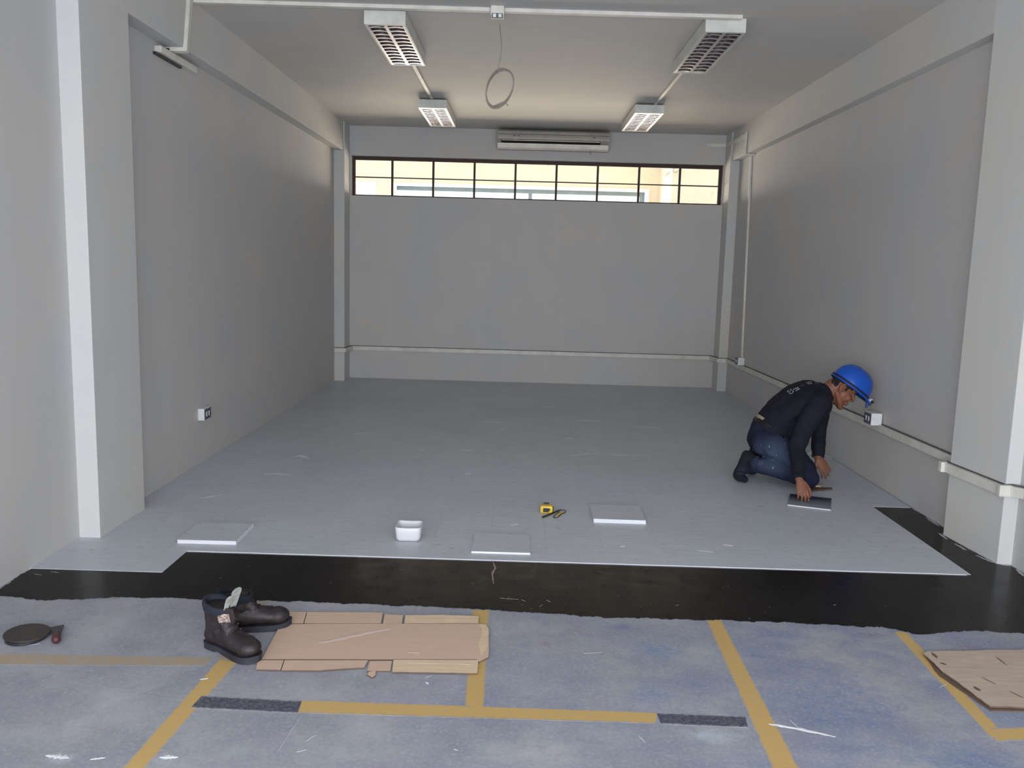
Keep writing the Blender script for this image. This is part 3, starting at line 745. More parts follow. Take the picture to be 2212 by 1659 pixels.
# ================================================================== LIGHT FIXTURES
def louver_light(x0, x1, y0, y1, label, near):
    r = empty('ceiling_light', ((x0 + x1) / 2, (y0 + y1) / 2, ZC - .003))
    tag(r, label, 'light', 'louvred ceiling lights')
    zt, zb_ = ZC - .004 - (0 if near else .012), ZC - .092 - (0 if near else .006)
    bm = bmesh.new(); e = .012
    box(bm, x0, x1, y0, y1, zt - .012, zt)
    box(bm, x0, x0 + e, y0, y1, zb_, zt - .012); box(bm, x1 - e, x1, y0, y1, zb_, zt - .012)
    box(bm, x0 + e, x1 - e, y0, y0 + .03, zb_, zt - .012); box(bm, x0 + e, x1 - e, y1 - .02, y1, zb_, zt - .012)
    obj('housing', bm, 'lamp_white', r)
    xm = (x0 + x1) / 2
    for s in (-1, 1):
        bm = bmesh.new(); xc = xm + s * .064
        tube(bm, [(xc, y0 + .035, zt - .035, .013), (xc, y1 - .025, zt - .035, .013)], side=(1, 0, 0), seg=10, sub=1)
        obj('lamp_tube', bm, 'tube', r, smooth=True)
    bm = bmesh.new()
    for a, b in ((x0 + e, x0 + e + .012), (x1 - e - .012, x1 - e), (xm - .012, xm + .012)):
        pr = [bm.verts.new(p) for p in ((a, y0 + .03, zb_), (b, y0 + .03, zb_), (b, y1 - .02, zb_), (a, y1 - .02, zb_))]
        m_ = (a + b) / 2
        tp = [bm.verts.new(p) for p in ((m_ - .002, y0 + .03, zb_ + .045), (m_ + .002, y0 + .03, zb_ + .045), (m_ + .002, y1 - .02, zb_ + .045), (m_ - .002, y1 - .02, zb_ + .045))]
        bm.faces.new(pr[::-1]); bm.faces.new(tp)
        for i in range(4): bm.faces.new((pr[i], pr[(i + 1) % 4], tp[(i + 1) % 4], tp[i]))
    obj('spine', bm, 'louver', r)
    n = 12
    for k in range(n):
        y = y0 + .03 + (y1 - y0 - .05) * (k + .5) / n
        for a, b in ((x0 + e + .012, xm - .012), (xm + .012, x1 - e - .012)):
            bm = bmesh.new(); g = 6
            lo1, lo2, hi = [], [], []
            for i in range(g + 1):
                u = i / g; xx = a + (b - a) * u; dz = .004 * math.sin(math.pi * u)
                lo1.append(bm.verts.new((xx, y - .015, zb_ + dz))); lo2.append(bm.verts.new((xx, y + .015, zb_ + dz)))
                hi.append(bm.verts.new((xx, y, zb_ + .038)))
            for i in range(g):
                bm.faces.new((lo1[i], lo1[i + 1], lo2[i + 1], lo2[i])); bm.faces.new((lo1[i], hi[i], hi[i + 1], lo1[i + 1])); bm.faces.new((lo2[i + 1], hi[i + 1], hi[i], lo2[i]))
            obj('louver_blade', bm, 'louver', r)
    bm = bmesh.new(); box(bm, x0 + e, x1 - e, y0 + .03, y1 - .02, zt - .016, zt - .012)
    obj('reflector', bm, 'reflector', r)
    return r
louver_light(-1.088, -.815, 5.86, 7.03, 'louvred ceiling light, near one of the left pair', True)
louver_light(1.147, 1.41, 5.84, 7.06, 'louvred ceiling light, near one of the right pair', True)
louver_light(-1.095, -.81, 8.84, 10.02, 'louvred ceiling light, far one of the left pair', False)
louver_light(1.078, 1.368, 8.82, 10.0, 'louvred ceiling light, far one of the right pair', False)

# ================================================================== AIR CONDITIONER
ac = empty('air_conditioner', (.33, YB, 2.86)); tag(ac, 'long wall-mounted air conditioner above the high window', 'air conditioner')
ax0, ax1 = -.345, 1.0
prof = [(YB, 3.085), (YB - .20, 3.085), (YB - .235, 3.06), (YB - .245, 2.985)]
def extr(prof, x0, x1):
    bm = bmesh.new()
    a = [bm.verts.new((x0, y, z)) for y, z in prof]; b = [bm.verts.new((x1, y, z)) for y, z in prof]
    bm.faces.new(a); bm.faces.new(b[::-1])
    for i in range(len(prof)): bm.faces.new((a[i], b[i], b[(i + 1) % len(prof)], a[(i + 1) % len(prof)]))
    return bm
obj('casing', extr([(YB, 3.085), (YB - .20, 3.085), (YB - .232, 3.065), (YB - .245, 3.0), (YB - .245, 2.975), (YB - .17, 2.925), (YB - .10, 2.885), (YB, 2.87)], ax0, ax1), 'ac_white', ac, bevel=.005)
obj('outlet_recess', extr([(YB - .247, 2.966), (YB - .20, 2.928), (YB - .16, 2.935), (YB - .22, 2.985)], ax0 + .045, ax1 - .11), 'ac_dark', ac)
obj('vane', extr([(YB - .252, 2.962), (YB - .244, 2.955), (YB - .238, 2.958), (YB - .246, 2.966)], ax0 + .05, ax1 - .115), 'ac_gloss', ac)
obj('lower_flap', extr([(YB - .236, 2.925), (YB - .215, 2.878), (YB - .12, 2.866), (YB - .10, 2.89), (YB - .20, 2.935)], ax0, ax1 - .012), 'ac_gloss', ac, bevel=.004)
obj('front_seam', bxm(ax0 + .01, ax1 - .01, YB - .25, YB - .24, 3.028, 3.032), 'grey_plate', ac)
for x in (ax0 + .19, ax0 + .24, ax1 - .2): obj('indicator', bxm(x, x + .025, YB - .252, YB - .243, 3.008, 3.014), 'ac_dark', ac)
bm = bmesh.new(); tube(bm, [(.77, YB - .13, 2.868, .003), (.785, YB - .13, 2.83, .003)], sub=1, seg=6); obj('drip_wire', bm, 'ac_dark', ac)

# ================================================================== SOCKET BOXES
def socket_box(loc, w, h, d, face, wall, label):
    """box on a side wall; w along the wall, d proud, face = +1 when its far end carries the sockets"""
    r = empty('socket_box', loc); tag(r, label, 'socket')
    x, y, z = loc; s = 1 if wall == 'L' else -1
    obj('body', bxm(min(x, x + s * d), max(x, x + s * d), y - w / 2, y + w / 2, z - h / 2, z + h / 2), 'sock_white', r, bevel=.003)
    xf = x + s * d
    obj('plate', bxm(min(xf, xf + s * .005), max(xf, xf + s * .005), y - w / 2 + .004, y + w / 2 - .004, z - h / 2 + .005, z + h / 2 - .005), 'grey_plate', r, bevel=.001)
    for k in (-1, 1):
        bm = bmesh.new(); yc = y + k * w * .18
        tube(bm, [(xf + s * .003, yc, z - h * .14, w * .12, .006), (xf + s * .003, yc, z + h * .14, w * .12, .006)], side=(0, 1, 0), seg=10, sub=1)
        obj('outlet', bm, 'sock_white', r, smooth=True)
        obj('slot', bxm(min(xf + s * .008, xf + s * .012), max(xf + s * .008, xf + s * .012), yc - .003, yc + .003, z - h * .12, z + h * .12), 'black', r)
    return r
socket_box((XL, 6.04, .362), .125, .085, .045, 1, 'L', 'white socket box with two outlets on the left wall')
socket_box((XR, 5.98, .478), .12, .085, .075, 1, 'R', 'white socket box on the right wall beside the kneeling man')
socket_box((XR, 9.72, .462), .12, .085, .075, 1, 'R', 'small socket box near the back right corner, under the upright trunking')

# ================================================================== LOOSE TILES
def loose_stack(cx, cy_, rz, n, top_label, low_label, group):
    for k in range(n):
        me = tile_mesh(TS, TS)
        o = bpy.data.objects.new('loose_tile', me); COL.objects.link(o)
        o.location = (cx + random.uniform(-.0012, .0012), cy_ + random.uniform(-.0012, .0012), TH + .0005 + k * (TH + .0001)); o.rotation_euler = (0, 0, rz + random.uniform(-.004, .004))
        tag(o, top_label if k == n - 1 else low_label, 'tile', group)
loose_stack(-1.605, 4.248 + .16, .015, 6, 'topmost loose grey tile of the left stack, near the adhesive notch', 'loose tile under the top one in the left stack', 'tiles in the left stack')
loose_stack(-.070, 4.243 + .152, .0, 3, 'topmost loose grey tile of the middle stack, right of the white tub', 'loose tile under the top one in the middle stack', 'tiles in the middle stack')
loose_stack(.612, 4.835 + .152, -.01, 7, 'topmost loose grey tile of the stack right of the tape measure', 'loose tile under the top one right of the tape measure', 'tiles in the stack right of the tape measure')
# the tile under the worker's hand, its face darker towards the rear
a, b = gz(1702, 1091, .007), gz(1794, 1102, .007)
ang = math.atan2(b.y - a.y, b.x - a.x); mid = (a + b) / 2
nrm_ = Vector((-math.sin(ang), math.cos(ang), 0))
t = NT('graded_tile_face')
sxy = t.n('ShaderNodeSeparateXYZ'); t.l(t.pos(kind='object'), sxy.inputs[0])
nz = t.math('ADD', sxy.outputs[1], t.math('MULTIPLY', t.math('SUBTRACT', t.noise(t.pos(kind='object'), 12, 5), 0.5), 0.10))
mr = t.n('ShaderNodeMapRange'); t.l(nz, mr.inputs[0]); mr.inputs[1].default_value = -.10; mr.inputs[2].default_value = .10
t.set(t.mix(mr.outputs[0], rgb(140, 146, 154), rgb(40, 44, 58)), 0.5, 0, 0.3); M['tile_graded'] = t.m
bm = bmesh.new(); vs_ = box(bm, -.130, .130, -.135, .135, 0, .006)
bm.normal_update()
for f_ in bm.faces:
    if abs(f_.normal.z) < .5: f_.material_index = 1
o = obj('held_tile', bm, ['tile_graded', 'tile_edge'])
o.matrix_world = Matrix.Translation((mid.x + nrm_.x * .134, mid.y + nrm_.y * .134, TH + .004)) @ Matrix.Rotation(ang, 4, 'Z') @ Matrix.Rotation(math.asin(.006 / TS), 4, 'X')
tag(o, 'tile with a face darker towards its rear edge under the right hand of the kneeling man', 'tile')
# tapered strip behind the held tile
st = empty('wedge_strip', gz(1768, 1056)); tag(st, 'tapered pale and brown strip lying behind the tile held by the kneeling man', 'strip')
def slab(name, px, z0, z1, mat, parent, amp=0.0, edge=None, step=.02, seed=0.0):
    P = [(gz(*p[:2]).x, gz(*p[:2]).y) + tuple(p[2:]) for p in px]
    if amp: P = rough_outline(P, step, amp, seed=seed, f=14)
    bm = bmesh.new(); prism(bm, P, z0, z1)
    mats = [mat]
    if edge:
        mats.append(edge); bm.normal_update()
        for f_ in bm.faces:
            if abs(f_.normal.z) < .7: f_.material_index = 1
    return obj(name, bm, mats, parent)
slab('pale_piece', [(1738, 1046), (1776, 1053.5), (1772, 1056), (1742, 1054)], TH + .010, TH + .018, 'wood_strip', st)
slab('brown_piece', [(1740, 1056), (1797, 1057), (1798, 1059.5), (1742, 1065)], TH, TH + .010, 'brown_strip', st)

# ================================================================== WHITE TUB
tb = empty('plastic_tub', (-.573, 4.45, TH)); tag(tb, 'small open white plastic tub standing on the new tiles', 'tub')
def rsq(bm, cx, cy_, z, hx, hy, r, seg=5, sag=0):
    vs = []
    for qx, qy, a0 in ((1, 1, 0), (-1, 1, 90), (-1, -1, 180), (1, -1, 270)):
        for k in range(seg + 1):
            a = math.radians(a0 + 90 * k / seg)
            x = cx + qx * (hx - r) + r * math.cos(a); y = cy_ + qy * (hy - r) + r * math.sin(a)
            dz = -sag * (1 - ((x - cx) / hx) ** 2) * (1 if abs(y - cy_) > hy * .8 else .3) if sag else 0
            vs.append(bm.verts.new((x, y, z + dz)))
        # a middle point on the straight run, so that the rim can sag
        nx, ny = {0: (0, 1), 90: (-1, 0), 180: (0, -1), 270: (1, 0)}[a0]
        vs.append(bm.verts.new((cx + nx * hx, cy_ + ny * hy, z - (sag if ny else 0))))
    return vs
bm = bmesh.new(); z0 = TH
R_ = [rsq(bm, -.573, 4.45, z0 + .001, .050, .050, .022), rsq(bm, -.573, 4.45, z0 + .004, .060, .059, .024), rsq(bm, -.573, 4.45, z0 + .016, .0655, .064, .024), rsq(bm, -.573, 4.45, z0 + .078, .070, .068, .020, sag=.003),
      rsq(bm, -.573, 4.45, z0 + .081, .068, .066, .019, sag=.003), rsq(bm, -.573, 4.45, z0 + .078, .066, .064, .018, sag=.003), rsq(bm, -.573, 4.45, z0 + .016, .062, .060, .02), rsq(bm, -.573, 4.45, z0 + .006, .052, .052, .02)]
for i in range(len(R_) - 1):
    n = len(R_[0])
    for k in range(n): bm.faces.new((R_[i][k], R_[i][(k + 1) % n], R_[i + 1][(k + 1) % n], R_[i + 1][k]))
bm.faces.new(R_[0][::-1]); bm.faces.new(R_[-1])
obj('body', bm, 'tub', tb, smooth=True)

# ================================================================== TAPE MEASURE
tc_ = gz(1181, 1109, TH); tp = empty('tape_measure', tc_, math.radians(-4)); tag(tp, 'yellow tape measure with a black wrist strap on the grey tiles', 'tape measure')
def loc(bm): return bm
bm = bmesh.new(); box(bm, -.040, .036, -.005, .045, 0, .046)
obj('case', bm, 'yellow', tp, bevel=.009, loc=(0, 0, 0), smooth=True)
bm = bmesh.new(); box(bm, -.022, .012, -.008, -.004, .010, .034); box(bm, .012, .020, -.008, -.004, .018, .032)
obj('label_plate', bm, 'black', tp, loc=(0, 0, 0))
bm = bmesh.new(); box(bm, -.022, .012, .035, .052, .048, .054)
obj('belt_clip', bm, 'black', tp, loc=(0, 0, 0), bevel=.002)
bm = bmesh.new()
for k in range(3): box(bm, .0365, .0395, .002 + k * .013, .010 + k * .013, .008, .038)
obj('grip_rib', bm, 'black', tp, loc=(0, 0, 0))
bm = bmesh.new()
S = [gz(1172, 1117, TH + .006), gz(1190, 1110, TH + .007), gz(1206, 1103, TH + .007), gz(1214, 1101.5, TH + .006), gz(1221, 1103, TH + .006), gz(1221, 1107, TH + .005), gz(1212, 1111, TH + .004), gz(1204, 1118, TH + .004), gz(1196, 1117.5, TH + .004), gz(1199, 1113, TH + .005), gz(1208, 1105, TH + .006)]
r_ = [.007, .006, .004] + [.0022] * 8
tube(bm, [(p.x, p.y, p.z, q, min(q, .004)) for p, q in zip(S, r_)], side=(.5, 1, 0), seg=8, sub=4)
obj('wrist_strap', bm, 'black', tp, smooth=True)
bm = bmesh.new()
S = [gz(1200, 1114, TH + .003), gz(1207, 1110, TH + .003), gz(1217, 1105.5, TH + .003)]
tube(bm, [(p.x, p.y, p.z, .009, .0015) for p in S], side=(.3, 1, 0), seg=8, sub=3)
obj('blade_end', bm, 'yellow', tp, smooth=True)

# ================================================================== CARDBOARD
c1 = empty('cardboard_sheet', (-.52, 3.2, 0)); tag(c1, 'flattened brown cardboard box beside the work boots', 'cardboard')
zc0, zc1 = .003, .007
slab('panel', [(567, 1425, 0), (595, 1373, 0), (606, 1352, 0), (700, 1350.5, 0), (1034, 1351, 0), (1048, 1352, 1), (1056, 1361, 1), (1056, 1400, 1), (1055, 1423, 0), (1034, 1434, 0), (1030, 1428, 0), (849, 1428, 0), (560, 1428, 0)], zc0, zc1, 'card', c1, .002, 'card_edge')
def crease(px, name='flap', mat='card', z=zc1, amp=0.0015, seed=0, tilt=0):
    return slab(name, px, zc0 + .0004 + tilt, z + .0003 + tilt, mat, c1, amp, 'card_edge', seed=seed)
crease([(607, 1350, 0), (617, 1325, 1), (662, 1325.5, 0), (655, 1350, 0)])
crease([(657, 1350, 0), (664, 1325.5, 0), (760, 1326, 1), (827, 1326.5, 0), (823, 1350, 0)], seed=2)
crease([(827, 1350.5, 0), (831, 1330.5, 0), (871, 1332, 0), (868, 1350.5, 0)], seed=3)
crease([(873, 1350.5, 0), (876, 1333, 1), (960, 1332, 1), (1034, 1335, 0), (1033, 1350.5, 0)], mat='card_pale', amp=.004, seed=4, tilt=.001)
crease([(557, 1430, 0), (613, 1430, 0), (606, 1451, 0), (553, 1450, 0)], seed=5)
crease([(615, 1430, 0), (795, 1430, 0), (787, 1446, 1), (744, 1448, 1), (690, 1452, 1), (608, 1452, 0)], seed=6, amp=.002)
crease([(799, 1430.5, 0), (847, 1430, 0), (843, 1452, 0), (793, 1452, 1)], seed=7, tilt=-.0025)
crease([(850, 1429.5, 0), (1033, 1430, 0), (1031, 1459, 1), (930, 1457, 1), (847, 1456, 0)], mat='card_pale', amp=.0025, seed=8, tilt=.001)
slab('torn_scrap', [(797, 1454), (812, 1452), (811, 1462), (804, 1467), (793, 1460)], .001, .006, 'card', c1, .003, 'card_edge')
slab('torn_ply', [(1036, 1352), (1050, 1353), (1055, 1364), (1054, 1395), (1045, 1410), (1038, 1425), (1035, 1390), (1041, 1372)], zc1, zc1 + .0012, 'card_pale', c1, .007, None, step=.012)
for i, (pts, w) in enumerate([([(688, 1393), (740, 1383), (790, 1372), (845, 1362)], .016), ([(880, 1414), (905, 1415)], .004), ([(880, 1436), (1020, 1440)], .006)]):
    smear(pts, w, zc1 + .001, parent=c1, seed=20 + i, mat='card_scuff', name='scuff')
c2 = empty('cardboard_sheet', (1.85, 3.05, 0)); tag(c2, 'worn grey-brown cardboard sheet at the right edge of the photo', 'cardboard')
slab('panel', [(1994, 1419), (2001, 1413), (2100, 1411), (2212, 1409), (2300, 1408), (2300, 1537), (2212, 1535), (2138, 1532), (2126, 1524), (2070, 1481), (2035, 1457), (2016, 1437)], .006, .012, 'card_old', c2, .004, 'card_edge', seed=3)
slab('lower_panel', [(2000, 1421), (2040, 1415), (2295, 1412), (2295, 1539), (2212, 1538), (2140, 1537), (2068, 1488), (2030, 1462)], .0005, .0045, 'card_edge', c2, .003, seed=5)
for i, pts in enumerate([[(2012, 1416), (2024, 1428)], [(2030, 1438), (2044, 1443)], [(2103, 1490), (2117, 1500)], [(2150, 1425), (2175, 1444)], [(2120, 1470), (2150, 1485)], [(2180, 1500), (2210, 1515)]]):
    smear(pts, .007 if i < 3 else .003, .0127, parent=c2, seed=40 + i, mat='card_edge', name='stain')

# ================================================================== DISC AND SCRAPER
dc = empty('round_lid', (-1.885, 3.12, 0)); tag(dc, 'dark round tarred lid lying on the concrete at the left edge', 'lid')
bm = bmesh.new()
def discm(bm, cx, cy_, r, z0, z1, seg=40, tiltx=0.0, b=.002):
    rr = [(r - b, z0), (r, z0 + b), (r, z1 - b), (r - b, z1)]
    rings = [[bm.verts.new((cx + q * math.cos(2 * math.pi * k / seg), cy_ + q * math.sin(2 * math.pi * k / seg), z + tiltx * math.cos(2 * math.pi * k / seg) * q)) for k in range(seg)] for q, z in rr]
    for i in range(3):
        for k in range(seg): bm.faces.new((rings[i][k], rings[i][(k + 1) % seg], rings[i + 1][(k + 1) % seg], rings[i + 1][k]))
    bm.faces.new(rings[0][::-1]); bm.faces.new(rings[-1])
discm(bm, -1.887, 3.125, .082, .012, .021, tiltx=-.04); obj('disc', bm, 'lid', dc, smooth=False)
bm = bmesh.new(); discm(bm, -1.885, 3.116, .074, .0005, .011); obj('rim', bm, 'steel', dc)
sc_ = empty('scraper', (-1.81, 3.18, 0)); tag(sc_, 'small broad-bladed scraper with a maroon handle beside the dark lid', 'scraper')
bm = bmesh.new()
Q = [gz(107, 1351, .012), gz(138, 1345, .012), gz(131, 1367, .016), gz(114, 1369, .016)]
lo = [bm.verts.new((q.x, q.y, q.z - .002 - (.008 if i < 2 else 0))) for i, q in enumerate(Q)]; hi = [bm.verts.new((q.x, q.y, q.z - (.008 if i < 2 else 0))) for i, q in enumerate(Q)]
bm.faces.new(hi); bm.faces.new(lo[::-1])
for i in range(4): bm.faces.new((lo[i], lo[(i + 1) % 4], hi[(i + 1) % 4], hi[i]))
obj('blade', bm, 'steel', sc_)
bm = bmesh.new(); A_, B_ = gz(122, 1366, .018), gz(121.5, 1381, .018)
tube(bm, [(A_.x, A_.y, .017, .011, .010), ((A_.x + B_.x) / 2, (A_.y + B_.y) / 2, .018, .015, .014), (B_.x, B_.y, .018, .0165, .0165)], side=(1, 0, 0), seg=14)
obj('handle', bm, 'maroon', sc_, smooth=True)

# ================================================================== WORK BOOTS
def boot(origin, ang, label, shaft_h, front):
    r = empty('work_boot', origin, ang); tag(r, label, 'boot', 'pair of work boots')
    def part(name, bm, mat, parent=r, smooth=True, bevel=0):
        o = obj(name, bm, mat, parent, smooth=smooth, loc=(0, 0, 0), bevel=bevel); return o
    L = .295
    # outsole outline (x along the boot, heel at 0)
    half = [(0, .0), (.004, .018), (.016, .030), (.045, .035), (.09, .033), (.13, .036), (.18, .045), (.22, .048), (.252, .042), (.272, .027), (.284, .010), (.287, 0)]
    q = catmull([(x, y) for x, y in half], 3)
    q = [(x, y * .95) for x, y in q]; outl = [(x, -y) for x, y in q] + [(x, y) for x, y in q[::-1]][1:-1]
    bm = bmesh.new()
    prism(bm, outl, lambda x, y: .0 + .012 * max(0, (x - .22) / .075) ** 2 + (.008 if .085 < x < .125 else 0), lambda x, y: .020 + .010 * max(0, (x - .22) / .075) ** 2)
    part('sole', bm, 'sole', smooth=False, bevel=.0)
    bm = bmesh.new()
    prism(bm, [(.5 * .295 + (x - .1475) * 1.015, y * 1.04) for x, y in outl], lambda x, y: .020 + .010 * max(0, (x - .22) / .075) ** 2, lambda x, y: .026 + .010 * max(0, (x - .22) / .075) ** 2)
    part('welt', bm, 'sole', smooth=False)
    # upper: vamp, toe cap and shaft grown into one skin
    bm = bmesh.new()
    tube(bm, [(.035, 0, .054, .035, .036), (.09, 0, .060, .036, .042), (.15, 0, .060, .044, .038), (.21, 0, .053, .048, .032), (.245, 0, .048, .042, .026)], side=(0, 1, 0), seg=20)
    ball(bm, (.228, 0, .050), (.052, .047, .034))
    tube(bm, [(.050, 0, .05, .036, .044), (.060, 0, .10, .040, .054), (.066, 0, shaft_h - .045, .045, .061), (.068, 0, shaft_h - .022, .048, .064)], side=(0, 1, 0), seg=20, caps=False)
    tube(bm, [(.100, 0, .130, .030, .030), (.135, 0, .092, .033, .024)], side=(0, 1, 0), seg=16)
    up = fuse('upper', bm, 'leather', .005, r, 6, .0012, 60); up.matrix_parent_inverse = Matrix.Identity(4)
    # padded collar, dark inside, tongue
    bm = bmesh.new(); n = 28; rings = []
    for (k_, z, g) in ((1.02, shaft_h - .030, 0), (1.10, shaft_h - .012, 0), (1.06, shaft_h + .004, 0), (.92, shaft_h + .006, 0), (.80, shaft_h - .006, 0), (.76, shaft_h - .04, 0)):
        rings.append([bm.verts.new((.068 + .064 * k_ * math.cos(2 * math.pi * i / n), .048 * k_ * math.sin(2 * math.pi * i / n), z + .012 * math.cos(2 * math.pi * i / n + math.pi) * (1 if z > shaft_h - .02 else .4))) for i in range(n)])
    for a in range(len(rings) - 1):
        for i in range(n): bm.faces.new((rings[a][i], rings[a][(i + 1) % n], rings[a + 1][(i + 1) % n], rings[a + 1][i]))
    part('collar', bm, 'navy_fabric' if front else 'sock')
    bm = bmesh.new(); vs = [bm.verts.new((.068 + .052 * math.cos(2 * math.pi * i / n), .039 * math.sin(2 * math.pi * i / n), shaft_h - .004)) for i in range(n)]
    bm.faces.new(vs); part('inside', bm, 'black', smooth=False)
    # toe cap seam and side seam
    bm = bmesh.new()
    tube(bm, [(.205 + .012 * abs(math.sin(a)), .049 * math.sin(a), .049 + .0385 * math.cos(a), .0012) for a in [math.radians(d) for d in range(-80, 81, 16)]], seg=6, sub=2)
    part('toe_seam', bm, 'sole')
    # laces and eyelets
    for k in range(5):
        x, z = .160 - k * .014, .096 + k * .017
        if k > 2: x, z = .134 - (k - 2) * .002, .128 + (k - 2) * .022
        bm = bmesh.new(); tube(bm, [(x - .004, -.022, z - .004, .0026), (x + .004, 0, z + .006, .0026), (x - .002, .022, z - .004, .0026)], seg=6, sub=3)
        part('lace', bm, 'black')
    for s in (-1, 1):
        bm = bmesh.new()
        for k in range(3): ball(bm, (.152 - k * .014, s * .031, .090 + k * .017), (.003, .003, .003), seg=8)
        part('eyelet', bm, 'grey_plate')
    if front:
        bm = bmesh.new()   # flap hanging open on the side with a worn badge
        prism(bm, rough_outline([(.035, -.0), (.110, -.0), (.118, .04), (.105, .075), (.045, .072), (.034, .04)], .01, .001), 0, .005)
        fl = part('side_flap', bm, 'leather', smooth=False)
        fl.matrix_basis = Matrix.Translation((.062, -.066, shaft_h - .002)) @ Matrix.Rotation(math.radians(32), 4, 'Z') @ Matrix.Rotation(math.radians(-82), 4, 'X')
        bm = bmesh.new(); prism(bm, rough_outline([(.052, .022), (.098, .018), (.101, .052), (.058, .057)], .006, .002, f=40), .0045, .0062)
        bd = obj('badge', bm, 'patch', fl, loc=(0, 0, 0)); bd.rotation_euler = (0, 0, 0)
        bd.matrix_parent_inverse = Matrix.Identity(4)
        # the flap faces the viewer: badge on its outer side
        bd.location = (0, 0, -.0105)
        bm = bmesh.new()
        for q0, q1 in (((.060, .030), (.080, .040)), ((.066, .045), (.092, .034)), ((.078, .026), (.094, .046))):
            tube(bm, [(*q0, -.0046, .0013), ((q0[0] + q1[0]) / 2 + .004, (q0[1] + q1[1]) / 2, -.0046, .0013), (*q1, -.0046, .0013)], seg=5, sub=2)
        b3 = obj('badge_mark', bm, 'brown_strip', fl, loc=(0, 0, -.002)); b3.matrix_parent_inverse = Matrix.Identity(4)
    for s, (w_, h_) in ((-1, (.019, .052)), (1, (.027, .074))):
        bm = bmesh.new(); g = 10; a = []; b = []
        for i in range(g + 1):
            u = i / g; ww = w_ * (.55 + .45 * u) * (1 if u < .72 else math.sqrt(max(0, 1 - ((u - .72) / .30) ** 2)))
            zz = shaft_h - .010 + u * (h_ + .01)
            xx = .128 + .028 * u
            a.append(bm.verts.new((xx, s * .017 - ww, zz))); b.append(bm.verts.new((xx, s * .017 + ww, zz)))
        for i in range(g): bm.faces.new((a[i], b[i], b[i + 1], a[i + 1]))
        bmesh.ops.solidify(bm, geom=bm.faces[:], thickness=.004)
        if front: part('tongue_lining', bm, 'pale_leather')
        else: bm.free()
    return r
o1 = Vector((-1.178, 3.115, 0)); t1 = Vector((-.930, 2.965, 0))
boot(o1, math.atan2(t1.y - o1.y, t1.x - o1.x), 'near dark brown work boot with a pale badge and white tongue, touching the cardboard', .185, True)
o2 = Vector((-1.175, 3.215, 0)); t2 = Vector((-.935, 3.30, 0))
boot(o2, math.atan2(t2.y - o2.y, t2.x - o2.x), 'far dark brown work boot, standing behind the one with the badge', .160, False)

# ================================================================== THE KNEELING MAN
J = gy
man = empty('person', (1.95, 5.95, TH)); tag(man, 'kneeling man in a blue hard hat, dark long-sleeved shirt and jeans laying a floor tile', 'person')
zf = TH
def V(*a): return Vector(a)
SH_N, SH_F = V(2.070, 5.845, .600), V(2.205, 6.165, .585)
EL_N, EL_F = J(1722, 965, 5.68), J(1769, 938, 6.17)
WR_N, WR_F = J(1727, 1037, 5.45), J(1767, 988, 6.10)
HIP_N, HIP_F = V(1.785, 5.905, .31), V(1.81, 6.105, .31)
KN_N, KN_F = V(2.015, 5.765, .078), V(2.085, 6.03, .080)
AN_N, AN_F = V(1.675, 5.90, .135), V(1.80, 6.14, .135)
spine = [(1.785, 6.0, .355, .160, .118), (1.825, 6.0, .43, .155, .120), (1.892, 6.0, .507, .165, .125), (1.98, 6.0, .578, .185, .128), (2.065, 6.0, .608, .185, .126), (2.115, 6.005, .616, .155, .110), (2.150, 6.01, .626, .088, .082)]
def sc(pts, k): return [tuple(p[:3]) + tuple(q * k for q in p[3:]) for p in pts]
def P3(v, *r): return (v.x, v.y, v.z) + r
arm_n = [P3(SH_N, .075), P3(SH_N.lerp(EL_N, .5) + V(-.01, 0, .0), .066), P3(EL_N, .056), P3(EL_N.lerp(WR_N, .45), .053), P3(WR_N + (EL_N - WR_N) * .06, .038)]
arm_f = [P3(SH_F, .075), P3(SH_F.lerp(EL_F, .5), .062), P3(EL_F, .050), P3(EL_F.lerp(WR_F, .45), .050), P3(WR_F + (EL_F - WR_F) * .04, .041)]
def leg(h, k, a): 
    return [P3(h, .112), P3(h.lerp(k, .5) + V(.005, 0, .015), .098), P3(k, .072)], [P3(k, .070), P3(k.lerp(a, .45) + V(0, 0, .012), .066), P3(a, .056)]
th_n, ca_n = leg(HIP_N, KN_N, AN_N); th_f, ca_f = leg(HIP_F, KN_F, AN_F)
def foot(bm, a, k=1.0, dx=0.0):
    # upright foot on flexed toes: heel high, ball down, toes forward
    y = a.y
    tube(bm, [(a.x + .01, y, a.z + .01, .044 * k), (a.x - .045, y, a.z + .052, .040 * k, .038 * k)], seg=14)
    tube(bm, [(a.x - .058, y, a.z + .066, .037 * k, .036 * k), (a.x - .082, y, a.z - .02, .041 * k, .040 * k), (a.x - .108, y, .064, .045 * k, .036 * k), (a.x - .106, y, .042, .047 * k, .030 * k), (a.x - .062, y, .030, .047 * k, .024 * k)], seg=16)
    tube(bm, [(a.x - .01, y, a.z - .002, .043 * k), (a.x - .075, y, a.z - .04, .038 * k, .036 * k)], seg=14)
